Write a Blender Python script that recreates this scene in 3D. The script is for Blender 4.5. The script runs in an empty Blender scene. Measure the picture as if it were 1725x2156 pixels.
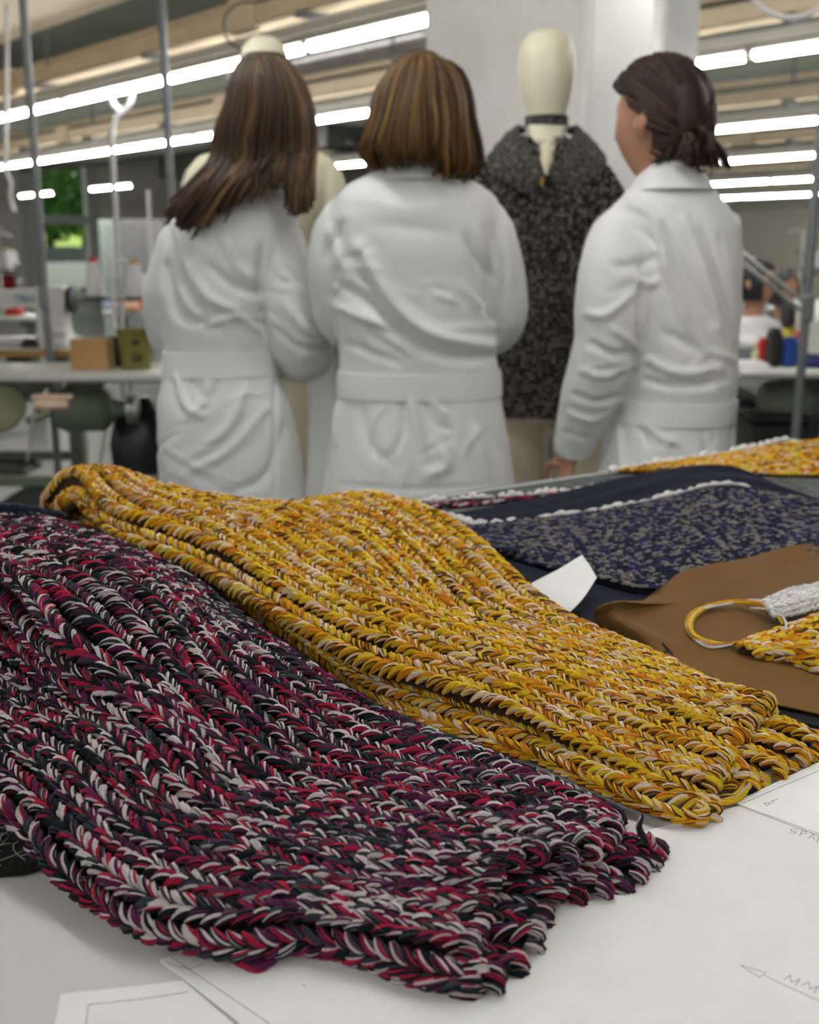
import bpy, bmesh, math, random
import numpy as np
from mathutils import Vector

# ---------------------------------------------------------------- camera, world, exposure
scene = bpy.context.scene
FPX = 2300.0                                   # focal length in pixels of the 1725 px wide frame
PITCH = math.atan(543.0 / FPX)                 # horizon lies at y = 535 of 2156
CAMZ, TZ = 1.25, 0.90                          # eye height, table height
cam_d = bpy.data.cameras.new('camera')
cam = bpy.data.objects.new('camera', cam_d)
scene.collection.objects.link(cam)
cam.location = (0, 0, CAMZ)
cam.rotation_euler = (math.pi / 2 - PITCH, 0, 0)
cam_d.sensor_fit = 'HORIZONTAL'; cam_d.sensor_width = 36.0
cam_d.lens = 36.0 * FPX / 1725.0
cam_d.clip_start = 0.02; cam_d.clip_end = 300
cam_d.dof.use_dof = True
cam_d.dof.focus_distance = 0.76
cam_d.dof.aperture_fstop = 9.6
scene.camera = cam
world = bpy.data.worlds.new('world'); scene.world = world
world.use_nodes = True
bg = world.node_tree.nodes['Background']
bg.inputs[0].default_value = (0.97, 0.99, 1.0, 1); bg.inputs[1].default_value = 0.50
sun_d = bpy.data.lights.new('sun', 'SUN'); sun_d.energy = 3.2; sun_d.angle = math.radians(3); sun_d.color = (1.0, 0.96, 0.88)
sun = bpy.data.objects.new('sun', sun_d); scene.collection.objects.link(sun)
sun.rotation_euler = Vector((0.30, -0.72, -0.62)).to_track_quat('-Z', 'Y').to_euler()      # stands beyond the window wall
scene.view_settings.view_transform = 'Standard'
scene.view_settings.look = 'None'
scene.view_settings.gamma = 1.0
scene.view_settings.use_curve_mapping = False
scene.view_settings.exposure = 0.12
TUBE_W = 36.0                                   # emission of the fluorescent tubes

rng = np.random.default_rng(7)
random.seed(7)
COL = scene.collection

# ---------------------------------------------------------------- photo pixel -> direction
_F = np.array([0, math.cos(PITCH), -math.sin(PITCH)])
_U = np.array([0, math.sin(PITCH), math.cos(PITCH)])
_C = np.array([0, 0, CAMZ])
def ray(x, y): return _F + np.array([1., 0, 0]) * (x - 862.5) / FPX + _U * (1078 - y) / FPX
def on_z(x, y, z): d = ray(x, y); return _C + d * (z - CAMZ) / d[2]
def at_y(x, y, Y): d = ray(x, y); return _C + d * Y / d[1]
def on_t(x, y, mm=0.0): return on_z(x, y, TZ + mm / 1000)
def project(P):                                 # world points -> photo pixels (to find where a fold lies)
    d = P - _C
    w = d @ _F
    return np.stack([862.5 + FPX * d[:, 0] / w, 1078 - FPX * (d @ _U) / w], 1)
# the hall stands turned: rows of lamps run along D1, rows follow each other along D2
D1 = np.array([-0.66490, 0.74693]); D2 = np.array([0.74693, 0.66490])
def hall(s, q, z): return np.array([s * D1[0] + q * D2[0], s * D1[1] + q * D2[1], z])
HALL_ROT = math.atan2(D2[1], D2[0])             # local x = D2, local y = D1

# ---------------------------------------------------------------- materials
MATS = {}
def mat(name, c, rough=0.6, c2=None, scale=8.0, bump=0.0, bscale=60.0, metal=0.0, spec=0.5, emit=0.0,
        stretch=(1, 1, 1), trans=0.0, sheen=0.0, detail=3.0, ior=1.45, sss=0.0, lo=0.35, hi=0.65):
    if name in MATS: return MATS[name]
    m = bpy.data.materials.new(name); m.use_nodes = True
    nt = m.node_tree; b = nt.nodes['Principled BSDF']
    tc = nt.nodes.new('ShaderNodeTexCoord'); mp = nt.nodes.new('ShaderNodeMapping')
    mp.inputs['Scale'].default_value = stretch
    nt.links.new(tc.outputs['Object'], mp.inputs[0])
    nz = nt.nodes.new('ShaderNodeTexNoise'); nz.inputs['Scale'].default_value = scale; nz.inputs['Detail'].default_value = detail
    nt.links.new(mp.outputs[0], nz.inputs['Vector'])
    rp = nt.nodes.new('ShaderNodeValToRGB')
    c2 = c2 or tuple(min(1, v * 0.9) for v in c)
    rp.color_ramp.elements[0].position = lo; rp.color_ramp.elements[1].position = hi
    rp.color_ramp.elements[0].color = (*c2, 1); rp.color_ramp.elements[1].color = (*c, 1)
    nt.links.new(nz.outputs['Fac'], rp.inputs[0]); nt.links.new(rp.outputs[0], b.inputs['Base Color'])
    b.inputs['Roughness'].default_value = rough; b.inputs['Metallic'].default_value = metal
    b.inputs['Specular IOR Level'].default_value = spec; b.inputs['IOR'].default_value = ior
    if trans: b.inputs['Transmission Weight'].default_value = trans
    if sheen: b.inputs['Sheen Weight'].default_value = sheen; b.inputs['Sheen Roughness'].default_value = 0.4
    if sss:
        b.inputs['Subsurface Weight'].default_value = sss; b.inputs['Subsurface Radius'].default_value = (0.01, 0.004, 0.002)
    if emit:
        nt.links.new(rp.outputs[0], b.inputs['Emission Color']); b.inputs['Emission Strength'].default_value = emit
    if bump:
        n2 = nt.nodes.new('ShaderNodeTexNoise'); n2.inputs['Scale'].default_value = bscale; n2.inputs['Detail'].default_value = 4
        nt.links.new(mp.outputs[0], n2.inputs['Vector'])
        bp = nt.nodes.new('ShaderNodeBump'); bp.inputs['Strength'].default_value = bump; bp.inputs['Distance'].default_value = 0.004
        nt.links.new(n2.outputs['Fac'], bp.inputs['Height']); nt.links.new(bp.outputs[0], b.inputs['Normal'])
    MATS[name] = m
    return m

def fibre_mat(name, rough=0.85, sheen=0.02, amount=0.4, along=6.0, spec=0.08):
    """yarn and hair: colour of each strand comes with the mesh ('strand'), fine fibres run along it ('fibre')"""
    if name in MATS: return MATS[name]
    m = bpy.data.materials.new(name); m.use_nodes = True
    nt = m.node_tree; b = nt.nodes['Principled BSDF']
    a = nt.nodes.new('ShaderNodeAttribute'); a.attribute_name = 'strand'
    v = nt.nodes.new('ShaderNodeAttribute'); v.attribute_name = 'fibre'
    mp = nt.nodes.new('ShaderNodeMapping'); mp.inputs['Scale'].default_value = (along, 14.0, 1.0)
    nt.links.new(v.outputs['Vector'], mp.inputs[0])
    nz = nt.nodes.new('ShaderNodeTexNoise'); nz.inputs['Scale'].default_value = 1.0; nz.inputs['Detail'].default_value = 3
    nt.links.new(mp.outputs[0], nz.inputs['Vector'])
    rm = nt.nodes.new('ShaderNodeMapRange')
    rm.inputs['From Min'].default_value = 0.3; rm.inputs['From Max'].default_value = 0.7
    rm.inputs['To Min'].default_value = 1 - amount; rm.inputs['To Max'].default_value = 1 + amount
    nt.links.new(nz.outputs['Fac'], rm.inputs['Value'])
    mx = nt.nodes.new('ShaderNodeVectorMath'); mx.operation = 'SCALE'
    nt.links.new(a.outputs['Color'], mx.inputs[0]); nt.links.new(rm.outputs[0], mx.inputs['Scale'])
    nt.links.new(mx.outputs[0], b.inputs['Base Color'])
    b.inputs['Roughness'].default_value = rough; b.inputs['Specular IOR Level'].default_value = spec
    b.inputs['Sheen Weight'].default_value = sheen; b.inputs['Sheen Roughness'].default_value = 0.5
    bp = nt.nodes.new('ShaderNodeBump'); bp.inputs['Strength'].default_value = 0.5; bp.inputs['Distance'].default_value = 0.0012
    nt.links.new(nz.outputs['Fac'], bp.inputs['Height']); nt.links.new(bp.outputs[0], b.inputs['Normal'])
    MATS[name] = m
    return m

# ---------------------------------------------------------------- object helpers
ORG = {}
def props(o, label=None, cat=None, group=None, kind=None):
    if label: o['label'] = label
    if cat: o['category'] = cat
    if group: o['group'] = group
    if kind: o['kind'] = kind
    return o
def thing(name, label, cat, loc, group=None):
    o = bpy.data.objects.new(name, None); o.empty_display_size = 0.05
    COL.objects.link(o); o.location = loc; ORG[o.name] = np.array(loc, float)
    return props(o, label, cat, group)
def link_mesh(name, me, m, parent=None, origin=None):
    """mesh holds world coordinates; it is moved to its parent's origin (or to `origin`)"""
    o = bpy.data.objects.new(name, me); COL.objects.link(o)
    org = ORG[parent.name] if parent is not None else (np.array(origin, float) if origin is not None else None)
    if org is not None and len(me.vertices):
        co = np.empty(len(me.vertices) * 3); me.vertices.foreach_get('co', co)
        co = co.reshape(-1, 3) - org; me.vertices.foreach_set('co', co.ravel())
        ORG[o.name] = org
    if parent is not None: o.parent = parent
    elif org is not None: o.location = org
    if m is not None: me.materials.append(m)
    me.update()
    return o
def dup(root, offset=None, loc=None, rotz=None, label=None, group=None):
    r = root.copy(); COL.objects.link(r)
    if loc is not None: r.location = loc
    elif offset is not None: r.location = Vector(root.location) + Vector(offset)
    if rotz is not None: r.rotation_euler = (0, 0, rotz)
    if label: r['label'] = label
    if group: r['group'] = group
    for ch in list(root.children):
        c = ch.copy(); COL.objects.link(c); c.parent = r
        for g in list(ch.children):
            d = g.copy(); COL.objects.link(d); d.parent = c
    return r

def frame(t):
    t = np.array(t, float); t /= np.linalg.norm(t) + 1e-12
    a = np.array([0, 0, 1.]) if abs(t[2]) < 0.9 else np.array([1., 0, 0])
    x = np.cross(a, t); x /= np.linalg.norm(x); return x, np.cross(t, x)

class MB:
    """collects shapes for one mesh"""
    def __init__(s): s.v, s.f = [], []
    def raw(s, V, F):
        b = len(s.v); s.v += [tuple(p) for p in V]; s.f += [tuple(i + b for i in f) for f in F]; return s
    def box(s, c, d, rz=0.0, bev=0.0, taper=1.0):
        """centre, full size, turn about z, chamfer, size of the top relative to the bottom"""
        hx, hy, hz = d[0] / 2, d[1] / 2, d[2] / 2
        bev = min(bev, hx * .9, hy * .9, hz * .9)
        ca, sa = math.cos(rz), math.sin(rz)
        def ring(z, ins, k):
            pts = []
            for (sx, sy) in ((1, 1), (-1, 1), (-1, -1), (1, -1)):
                if bev > 0:
                    a = ((hx - ins) * sx, (hy - ins - bev) * sy); b = ((hx - ins - bev) * sx, (hy - ins) * sy)
                    pp = (a, b) if sx * sy > 0 else (b, a)
                else: pp = ((hx * sx, hy * sy),)
                pts += [(px * k, py * k) for px, py in pp]
            return [(c[0] + x * ca - y * sa, c[1] + x * sa + y * ca, c[2] + z) for x, y in pts]
        if bev > 0: R = [ring(-hz, bev, 1), ring(-hz + bev, 0, 1), ring(hz - bev, 0, taper), ring(hz, bev, taper)]
        else: R = [ring(-hz, 0, 1), ring(hz, 0, taper)]
        return s.loft(R)
    def loft(s, R, caps=True, closed=True):
        n = len(R[0]); V = [p for r in R for p in r]; F = []
        for i in range(len(R) - 1):
            for j in range(n if closed else n - 1):
                k = (j + 1) % n
                F.append((i * n + j, i * n + k, (i + 1) * n + k, (i + 1) * n + j))
        if caps and closed:
            F.append(tuple(range(n - 1, -1, -1))); F.append(tuple((len(R) - 1) * n + j for j in range(n)))
        return s.raw(V, F)
    def tube(s, pts, r, n=10, squash=1.0):
        P = np.array(pts, float); m = len(P)
        r = np.full(m, r, float) if np.isscalar(r) else np.array(r, float)
        T = np.gradient(P, axis=0); R = []
        x, _ = frame(T[0])
        for i in range(m):
            t = T[i] / (np.linalg.norm(T[i]) + 1e-12)
            x = x - t * (x @ t); x /= np.linalg.norm(x) + 1e-12; y = np.cross(t, x)
            R.append([P[i] + r[i] * (math.cos(a) * x + squash * math.sin(a) * y) for a in np.linspace(0, 2 * math.pi, n, endpoint=False)])
        return s.loft(R)
    def cyl(s, a, b, r, r2=None, n=16): return s.tube([a, b], [r, r if r2 is None else r2], n)
    def lathe(s, c, prof, n=20, axis=(0, 0, 1)):
        """profile of (radius, height along the axis)"""
        x, y = frame(axis); ax = np.array(axis, float); ax /= np.linalg.norm(ax); c = np.array(c, float)
        R = [[c + ax * h + max(r, 1e-4) * (math.cos(t) * x + math.sin(t) * y) for t in np.linspace(0, 2 * math.pi, n, endpoint=False)] for r, h in prof]
        return s.loft(R)
    def ball(s, c, r, n=16, m=10):
        r = (r, r, r) if np.isscalar(r) else r
        R = []
        for i in range(m + 1):
            ph = -math.pi / 2 + math.pi * i / m
            k = max(math.cos(ph), 1e-3)
            R.append([(c[0] + r[0] * k * math.cos(t), c[1] + r[1] * k * math.sin(t), c[2] + r[2] * math.sin(ph)) for t in np.linspace(0, 2 * math.pi, n, endpoint=False)])
        return s.loft(R)
    def sheet(s, G, thick):
        """grid of points [i][j] given a thickness downwards along its normal"""
        G = np.array(G, float); a, b = G.shape[:2]
        du = np.gradient(G, axis=0); dv = np.gradient(G, axis=1)
        N = np.cross(du, dv); N /= np.linalg.norm(N, axis=2, keepdims=True) + 1e-12
        if N[..., 2].mean() < 0: N = -N
        B = G - N * thick
        V = np.concatenate([G.reshape(-1, 3), B.reshape(-1, 3)]); F = []; o = a * b
        for i in range(a - 1):
            for j in range(b - 1):
                q = (i * b + j, (i + 1) * b + j, (i + 1) * b + j + 1, i * b + j + 1)
                F.append(q); F.append(tuple(o + k for k in q[::-1]))
        edge = [(i, 0) for i in range(a)] + [(a - 1, j) for j in range(1, b)] + [(i, b - 1) for i in range(a - 2, -1, -1)] + [(0, j) for j in range(b - 2, 0, -1)]
        for k in range(len(edge)):
            p, q = edge[k], edge[(k + 1) % len(edge)]
            i0, i1 = p[0] * b + p[1], q[0] * b + q[1]
            F.append((i0, o + i0, o + i1, i1))
        return s.raw(V, F)
    def mesh(s, name, smooth=True, fix=True):
        me = bpy.data.meshes.new(name); me.from_pydata([tuple(map(float, p)) for p in s.v], [], s.f); me.update()
        if fix:
            bm = bmesh.new(); bm.from_mesh(me); bmesh.ops.recalc_face_normals(bm, faces=bm.faces); bm.to_mesh(me); bm.free()
        if smooth:
            me.polygons.foreach_set('use_smooth', np.ones(len(me.polygons), bool))
            try: me.set_sharp_from_angle(angle=math.radians(38))
            except Exception: pass
        return me
    def build(s, name, m, parent=None, origin=None, smooth=True):
        return link_mesh(name, s.mesh(name, smooth), m, parent, origin)

def np_mesh(name, V, quads, strand=None, fibre=None, smooth=True):
    me = bpy.data.meshes.new(name)
    nq = len(quads)
    me.vertices.add(len(V)); me.vertices.foreach_set('co', np.ascontiguousarray(V, dtype=np.float32).ravel())
    me.loops.add(nq * 4); me.loops.foreach_set('vertex_index', np.ascontiguousarray(quads, dtype=np.int32).ravel())
    me.polygons.add(nq); me.polygons.foreach_set('loop_start', np.arange(0, nq * 4, 4, dtype=np.int32))
    try: me.polygons.foreach_set('loop_total', np.full(nq, 4, dtype=np.int32))
    except Exception: pass
    me.update(calc_edges=True)
    if smooth: me.polygons.foreach_set('use_smooth', np.ones(nq, bool))
    if strand is not None:
        at = me.attributes.new('strand', 'FLOAT_COLOR', 'FACE')
        c = np.ones((nq, 4), np.float32); c[:, :3] = strand; at.data.foreach_set('color', c.ravel())
    if fibre is not None:
        at = me.attributes.new('fibre', 'FLOAT_VECTOR', 'POINT'); at.data.foreach_set('vector', np.ascontiguousarray(fibre, dtype=np.float32).ravel())
    me.validate()
    return me

def spline(P, t):
    """Catmull-Rom through points P (n,k) at parameters t in [0, n-1]"""
    P = np.asarray(P, float); n = len(P); t = np.clip(np.asarray(t, float), 0, n - 1 - 1e-9)
    i = np.floor(t).astype(int); f = (t - i)[:, None]
    Q = np.concatenate([[2 * P[0] - P[1]], P, [2 * P[-1] - P[-2]]])
    a, b, c, d = Q[i], Q[i + 1], Q[i + 2], Q[i + 3]
    return 0.5 * (2 * b + (c - a) * f + (2 * a - 5 * b + 4 * c - d) * f ** 2 + (3 * b - a - 3 * c + d) * f ** 3)
def smooth_path(pts, n):
    """n points evenly spaced along the curve through pts"""
    P = spline(pts, np.linspace(0, len(pts) - 1, 24 * len(pts)))
    s = np.r_[0, np.cumsum(np.linalg.norm(np.diff(P, axis=0), axis=1))]
    t = np.linspace(0, s[-1], n)
    return np.stack([np.interp(t, s, P[:, k]) for k in range(P.shape[1])], 1)
# ================================================================ the hall
def hall_px(px, py, s=None, q=None):
    d = ray(px, py); n = D1 if s is not None else D2; v = s if s is not None else q
    return _C + d * v / (d[:2] @ n)
def hbox(mb, s0, s1, q0, q1, z0, z1, bev=0.0):
    c = hall((s0 + s1) / 2, (q0 + q1) / 2, (z0 + z1) / 2)
    return mb.box(c, (abs(q1 - q0), abs(s1 - s0), abs(z1 - z0)), HALL_ROT, bev)
ZL = 2.45                                        # height of the lamps
CEIL = 3.95
SW, QB = 27.0, 27.0                              # window wall, back wall
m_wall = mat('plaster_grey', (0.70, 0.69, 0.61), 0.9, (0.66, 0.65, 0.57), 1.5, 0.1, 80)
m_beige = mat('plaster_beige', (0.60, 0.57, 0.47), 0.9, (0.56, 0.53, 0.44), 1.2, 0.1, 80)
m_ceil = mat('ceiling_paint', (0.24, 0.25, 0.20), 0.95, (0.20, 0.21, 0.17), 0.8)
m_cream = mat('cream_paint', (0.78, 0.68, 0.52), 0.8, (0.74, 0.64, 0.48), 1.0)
m_white = mat('white_paint', (0.88, 0.88, 0.85), 0.7, (0.77, 0.77, 0.74), 2.0)
m_tray = mat('beige_tray', (0.74, 0.60, 0.42), 0.6, (0.66, 0.54, 0.38), 3.0)
m_steel = mat('grey_steel', (0.22, 0.23, 0.24), 0.45, (0.18, 0.19, 0.20), 9.0, metal=0.3)
m_dsteel = mat('dark_steel', (0.06, 0.065, 0.065), 0.5, (0.045, 0.05, 0.05), 9.0, metal=0.3)
m_chrome = mat('galvanised', (0.62, 0.62, 0.60), 0.3, (0.5, 0.5, 0.49), 5.0, metal=0.85)
m_house = mat('lamp_housing', (0.60, 0.57, 0.50), 0.5, (0.55, 0.52, 0.46), 4.0)
m_tube = mat('fluorescent', (1.0, 1.0, 0.985), 0.4, (1.0, 1.0, 0.985), 1.0, emit=TUBE_W)
m_floor = mat('floor_resin', (0.17, 0.175, 0.165), 0.35, (0.13, 0.135, 0.125), 1.4, 0.05, 20)
m_dark = mat('black_plastic', (0.012, 0.012, 0.013), 0.45, (0.02, 0.02, 0.02), 12)
m_wplast = mat('white_plastic', (0.78, 0.78, 0.76), 0.35, (0.72, 0.72, 0.70), 6)

b = MB(); hbox(b, -8, 48, -9, 48, -0.2, 0.0); props(b.build('floor', m_floor), kind='structure')
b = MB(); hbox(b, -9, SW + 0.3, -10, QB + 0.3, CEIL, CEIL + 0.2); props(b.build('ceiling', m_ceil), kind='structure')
b = MB(); hbox(b, -9.3, -9, -10, QB + 0.3, 0.0, CEIL); props(b.build('wall_light_block', m_beige), kind='structure')  # unseen wall, added to block sky light from the right
b = MB(); hbox(b, -9, SW + 0.3, QB, QB + 0.3, 0.0, CEIL); wb = props(b.build('wall_back', m_beige), kind='structure')
# window wall, built round the opening seen between the lamp rows
wa, wb_ = hall_px(66, 400, s=SW), hall_px(189, 400, s=SW)
q0, q1 = float(wa[:2] @ D2), float(wb_[:2] @ D2)
zs, zt = float(hall_px(120, 668, s=SW)[2]), float(hall_px(120, 286, s=SW)[2])
zs = max(zs, 0.06); zt = min(zt, CEIL - 0.1)
b = MB()
hbox(b, SW, SW + 0.25, -9, q0, 0, CEIL); hbox(b, SW, SW + 0.25, q1, QB, 0, CEIL)
hbox(b, SW, SW + 0.25, q0, q1, 0, zs); hbox(b, SW, SW + 0.25, q0, q1, zt, CEIL)
props(b.build('wall_left', m_wall), kind='structure')
win = bpy.data.objects.new('window_1', None); COL.objects.link(win); win.location = hall(SW + 0.1, (q0 + q1) / 2, zs); ORG[win.name] = np.array(win.location); props(win, kind='structure')
zm = float(hall_px(120, 462, s=SW)[2])
fr = MB()
for a, c in ((q0, q0 + 0.12), (q1 - 0.12, q1)): hbox(fr, SW - 0.06, SW + 0.18, a, c, zs, zt, 0.01)
for z in (zs, zt - 0.12): hbox(fr, SW - 0.06, SW + 0.18, q0 + 0.12, q1 - 0.12, z, z + 0.12, 0.01)
fr.build('window_frame', mat('window_alu', (0.55, 0.56, 0.54), 0.4), win)
b = MB(); hbox(b, SW - 0.05, SW + 0.16, q0 + 0.12, q1 - 0.12, zm - 0.10, zm + 0.10, 0.01); b.build('transom', mat('window_alu', (0, 0, 0)), win)
glass = mat('window_glass', (0.97, 1.0, 0.98), 0.02, (0.95, 1.0, 0.97), 1.0, trans=1.0, ior=1.02, spec=0.2)
for z0, z1 in ((zs + 0.12, zm - 0.10), (zm + 0.10, zt - 0.12)):
    b = MB(); hbox(b, SW + 0.05, SW + 0.06, q0 + 0.12, q1 - 0.12, z0, z1); b.build('pane', glass, win)
b = MB(); hbox(b, SW - 0.02, SW + 0.02, q0 - 0.30, q0 - 0.06, 0, CEIL); props(b.build('trim_1', mat('window_alu', (0, 0, 0))), kind='structure')
b = MB(); hbox(b, SW - 0.02, SW + 0.02, q1 + 0.02, q1 + 0.25, 0, CEIL); props(b.build('trim_2', mat('window_alu', (0, 0, 0))), kind='structure')

# what stands outside the window
m_grass = mat('meadow', (0.55, 0.72, 0.10), 0.9, (0.32, 0.52, 0.06), 3.0, 0.4, 30)
b = MB(); G = [[hall(SW + 10 + 3.2 * i, (q0 + q1) / 2 - 14 + 4 * j, -0.15 + 0.42 * i + 0.1 * math.sin(2 * j + i)) for j in range(9)] for i in range(8)]
b.sheet(G, 0.3); props(b.build('meadow_slope', m_grass), 'bright green meadow slope outside the window', 'meadow', kind='stuff')
def leafy(name, label, c, r, n, col, col2, group=None, trunk=True):
    t = thing(name, label, 'tree', (c[0], c[1], 0.0), group)
    P = rng.normal(0, 1, (n, 3)); P /= np.linalg.norm(P, axis=1, keepdims=True); P *= rng.uniform(0.55, 1.0, (n, 1)) ** 0.6
    P = P * np.array(r) + np.array(c)
    A = rng.normal(0, 1, (n, 3)); A /= np.linalg.norm(A, axis=1, keepdims=True); Bv = np.cross(A, rng.normal(0, 1, (n, 3))); Bv /= np.linalg.norm(Bv, axis=1, keepdims=True)
    L = rng.uniform(0.10, 0.24, (n, 1))
    V = np.stack([P - A * L, P + Bv * L * 0.45, P + A * L, P - Bv * L * 0.45], 1).reshape(-1, 3)
    me = np_mesh('foliage', V, np.arange(4 * n).reshape(n, 4), smooth=False)
    o = link_mesh('foliage', me, mat('leaf_' + name, col, 0.7, col2, 1.2, spec=0.3), t); o['kind'] = 'stuff'
    b = MB(); b.tube([(c[0], c[1], 0), (c[0] + 0.1, c[1], c[2] * 0.6), (c[0], c[1] + 0.1, c[2])], [0.22, 0.15, 0.06], 8); b.build('trunk', mat('bark', (0.10, 0.07, 0.045), 0.9, (0.06, 0.045, 0.03), 20, 0.5, 40), t)
p = hall_px(92, 375, s=SW + 13); leafy('conifer_tree', 'dark green tree behind the window', p, (1.9, 1.9, 2.3), 3000, (0.10, 0.24, 0.05), (0.04, 0.11, 0.03))
p = hall_px(168, 372, s=SW + 17); leafy('garden_tree', 'light green tree at the right edge of the window view', p, (1.7, 1.7, 2.4), 2600, (0.30, 0.50, 0.08), (0.14, 0.28, 0.05))
# parked car
cc = hall_px(130, 640, s=SW + 6); cc[2] = 0; cs = 1.0
car = thing('parked_car', 'white car parked outside the tall window', 'car', tuple(cc))
def car_pt(x, y, z):       # x along the car, y across
    a = HALL_ROT; return (cc[0] + x * math.cos(a) - y * math.sin(a), cc[1] + x * math.sin(a) + y * math.cos(a), z)
R = []
for x, zlo, zhi, hw in ((-2.2, .45, .75, .70), (-2.1, .3, .95, .82), (-1.2, .25, 1.0, .86), (0, .25, 1.02, .87), (1.4, .25, 1.0, .86), (2.0, .3, .95, .82), (2.15, .45, .8, .7)):
    R.append([car_pt(x, y, z) for y, z in ((-hw, zlo), (-hw, (zlo + zhi) / 2), (-hw * .92, zhi), (hw * .92, zhi), (hw, (zlo + zhi) / 2), (hw, zlo))])
b = MB(); b.loft(R); b.build('body', mat('car_white', (0.82, 0.84, 0.83), 0.25), car)
R = []
for x, z, hw in ((-1.7, .98, .72), (-1.0, 1.42, .6), (0.2, 1.48, .62), (1.1, 1.40, .6), (1.9, 1.0, .72)):
    R.append([car_pt(x, y, zz) for y, zz in ((-.78, .96), (-hw, z), (hw, z), (.78, .96))])
b = MB(); b.loft(R); b.build('cabin', mat('car_glass', (0.10, 0.13, 0.13), 0.1, (0.08, 0.1, 0.1), 2), car)
for sx in (-1.35, 1.35):
    for sy in (-.82, .82):
        b = MB(); a = car_pt(sx, sy - .1, .32); c = car_pt(sx, sy + .1, .32); b.cyl(a, c, .32, n=18); b.build('wheel', m_dark, car)
for sy in (-.72, .72): b = MB(); b.box(car_pt(2.08, sy * .9, .82), (.12, .32, .16), HALL_ROT, .02); b.build('tail_light', mat('tail_red', (0.8, 0.05, 0.03), 0.3), car)

# soffit at the upper left, lamp rows, trays, duct
qs = float(on_z(0, 96, 3.1)[:2] @ D2)
b = MB(); hbox(b, 1.0, SW, qs - 3.0, qs, 3.1, CEIL, 0.02); props(b.build('ceiling_soffit', m_cream, origin=hall(10, qs - 1.5, 3.1)), 'cream ceiling soffit running above the sewing stations', 'soffit')
FIX = []
ROWS = [(4.2, 'first'), (6.45, 'second'), (9.9, 'third'), (13.3, 'fourth'), (17.4, 'fifth'), (21.8, 'sixth')]
ORD = {4.2: 'nearest the mannequins', 6.45: 'second from the mannequins', 9.9: 'third from the mannequins', 13.3: 'fourth from the mannequins', 17.4: 'fifth from the mannequins', 21.8: 'closest to the back wall'}
def make_fixture(length):
    o = thing('fluorescent_light', '-', 'ceiling light', (0, 0, 0), 'fluorescent lamps under the ceiling')
    L = length
    b = MB(); b.box((0, 0, 0.065), (0.05, L - 0.02, 0.04), 0, 0.008); b.build('housing', m_house, o)
    b = MB(); b.box((0, 0, 0.02), (0.052, L - 0.05, 0.042), 0, 0.018); b.build('tube', m_tube, o)
    for s in (-1, 1): b = MB(); b.box((0, s * (L / 2 - 0.018), 0.03), (0.066, 0.028, 0.055), 0, 0.01); b.build('end_cap', m_wplast, o)
    return o
LEN = 1.66
proto = make_fixture(LEN); used = False
def fixture(s, q, label):
    global used
    p = hall(s, q, ZL - 0.02)
    if not used: o = proto; used = True; o.location = p; o.rotation_euler = (0, 0, HALL_ROT); o['label'] = label
    else: o = dup(proto, loc=p, rotz=HALL_ROT, label=label)
def seen(s, q, z, mx=260, my=160):
    P = hall(s, q, z); 
    if P[1] < 0.6: return False
    x, y = project(P[None])[0]; return -mx < x < 1725 + mx and -my < y < 2156
for q, nm in ROWS:
    s0 = {4.2: 10.62, 6.45: 14.0}.get(q, 12.0)
    for k in range(-7, 9):
        s = s0 + (k - 0.5) * LEN
        if s > SW - 1 or s < 0.5: continue
        if q == 9.9 and s > 9.0 and not any(abs(s - k2) < LEN / 2 for k2 in (12.5, 19.2, 22.4)): continue
        if q > 12 and project(hall(s, q, ZL)[None])[0][0] < 1330: continue
        if any(seen(s + d, q, ZL) for d in (-LEN / 2, 0, LEN / 2)): fixture(s, q, 'white fluorescent lamp in the hanging row ' + ORD[q])
    smin, smax = (1.0 if q < 9 else 3.0), (SW - 0.5 if q < 9 else 16.0)
    t = thing('cable_tray', 'beige cable tray above the lamp row ' + ORD[q], 'cable tray', tuple(hall(10, q + 0.12, ZL + 0.24)), 'cable trays above the lamp rows')
    b = MB(); hbox(b, smin, smax, q + 0.02, q + 0.22, ZL + 0.22, ZL + 0.34, 0.01); b.build('tray_channel', m_tray, t)
    b = MB(); hbox(b, smin, smax, q - 0.03, q + 0.03, ZL + 0.075, ZL + 0.14, 0.005); b.build('lamp_rail', m_house, t)
    b = MB(); b.tube([hall(smin, q + 0.30, ZL + 0.46), hall(smax, q + 0.30, ZL + 0.46)], 0.028, 8); b.build('conduit', m_tray, t)
    for k in range(int((smax - smin) / 1.9)):
        s = smin + 0.9 + 1.9 * k
        b = MB(); b.tube([hall(s, q + 0.12, ZL + 0.1), hall(s, q + 0.12, CEIL)], 0.014, 6); hbox(b, s - 0.03, s + 0.03, q - 0.02, q + 0.26, ZL + 0.18, ZL + 0.22); b.build('hanger', m_steel, t)
        if k % 2 == 0:
            b = MB(); hbox(b, s + 0.5, s + 0.78, q - 0.02, q + 0.06, ZL + 0.18, ZL + 0.40, 0.015); b.build('junction_box', m_tray, t)
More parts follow.
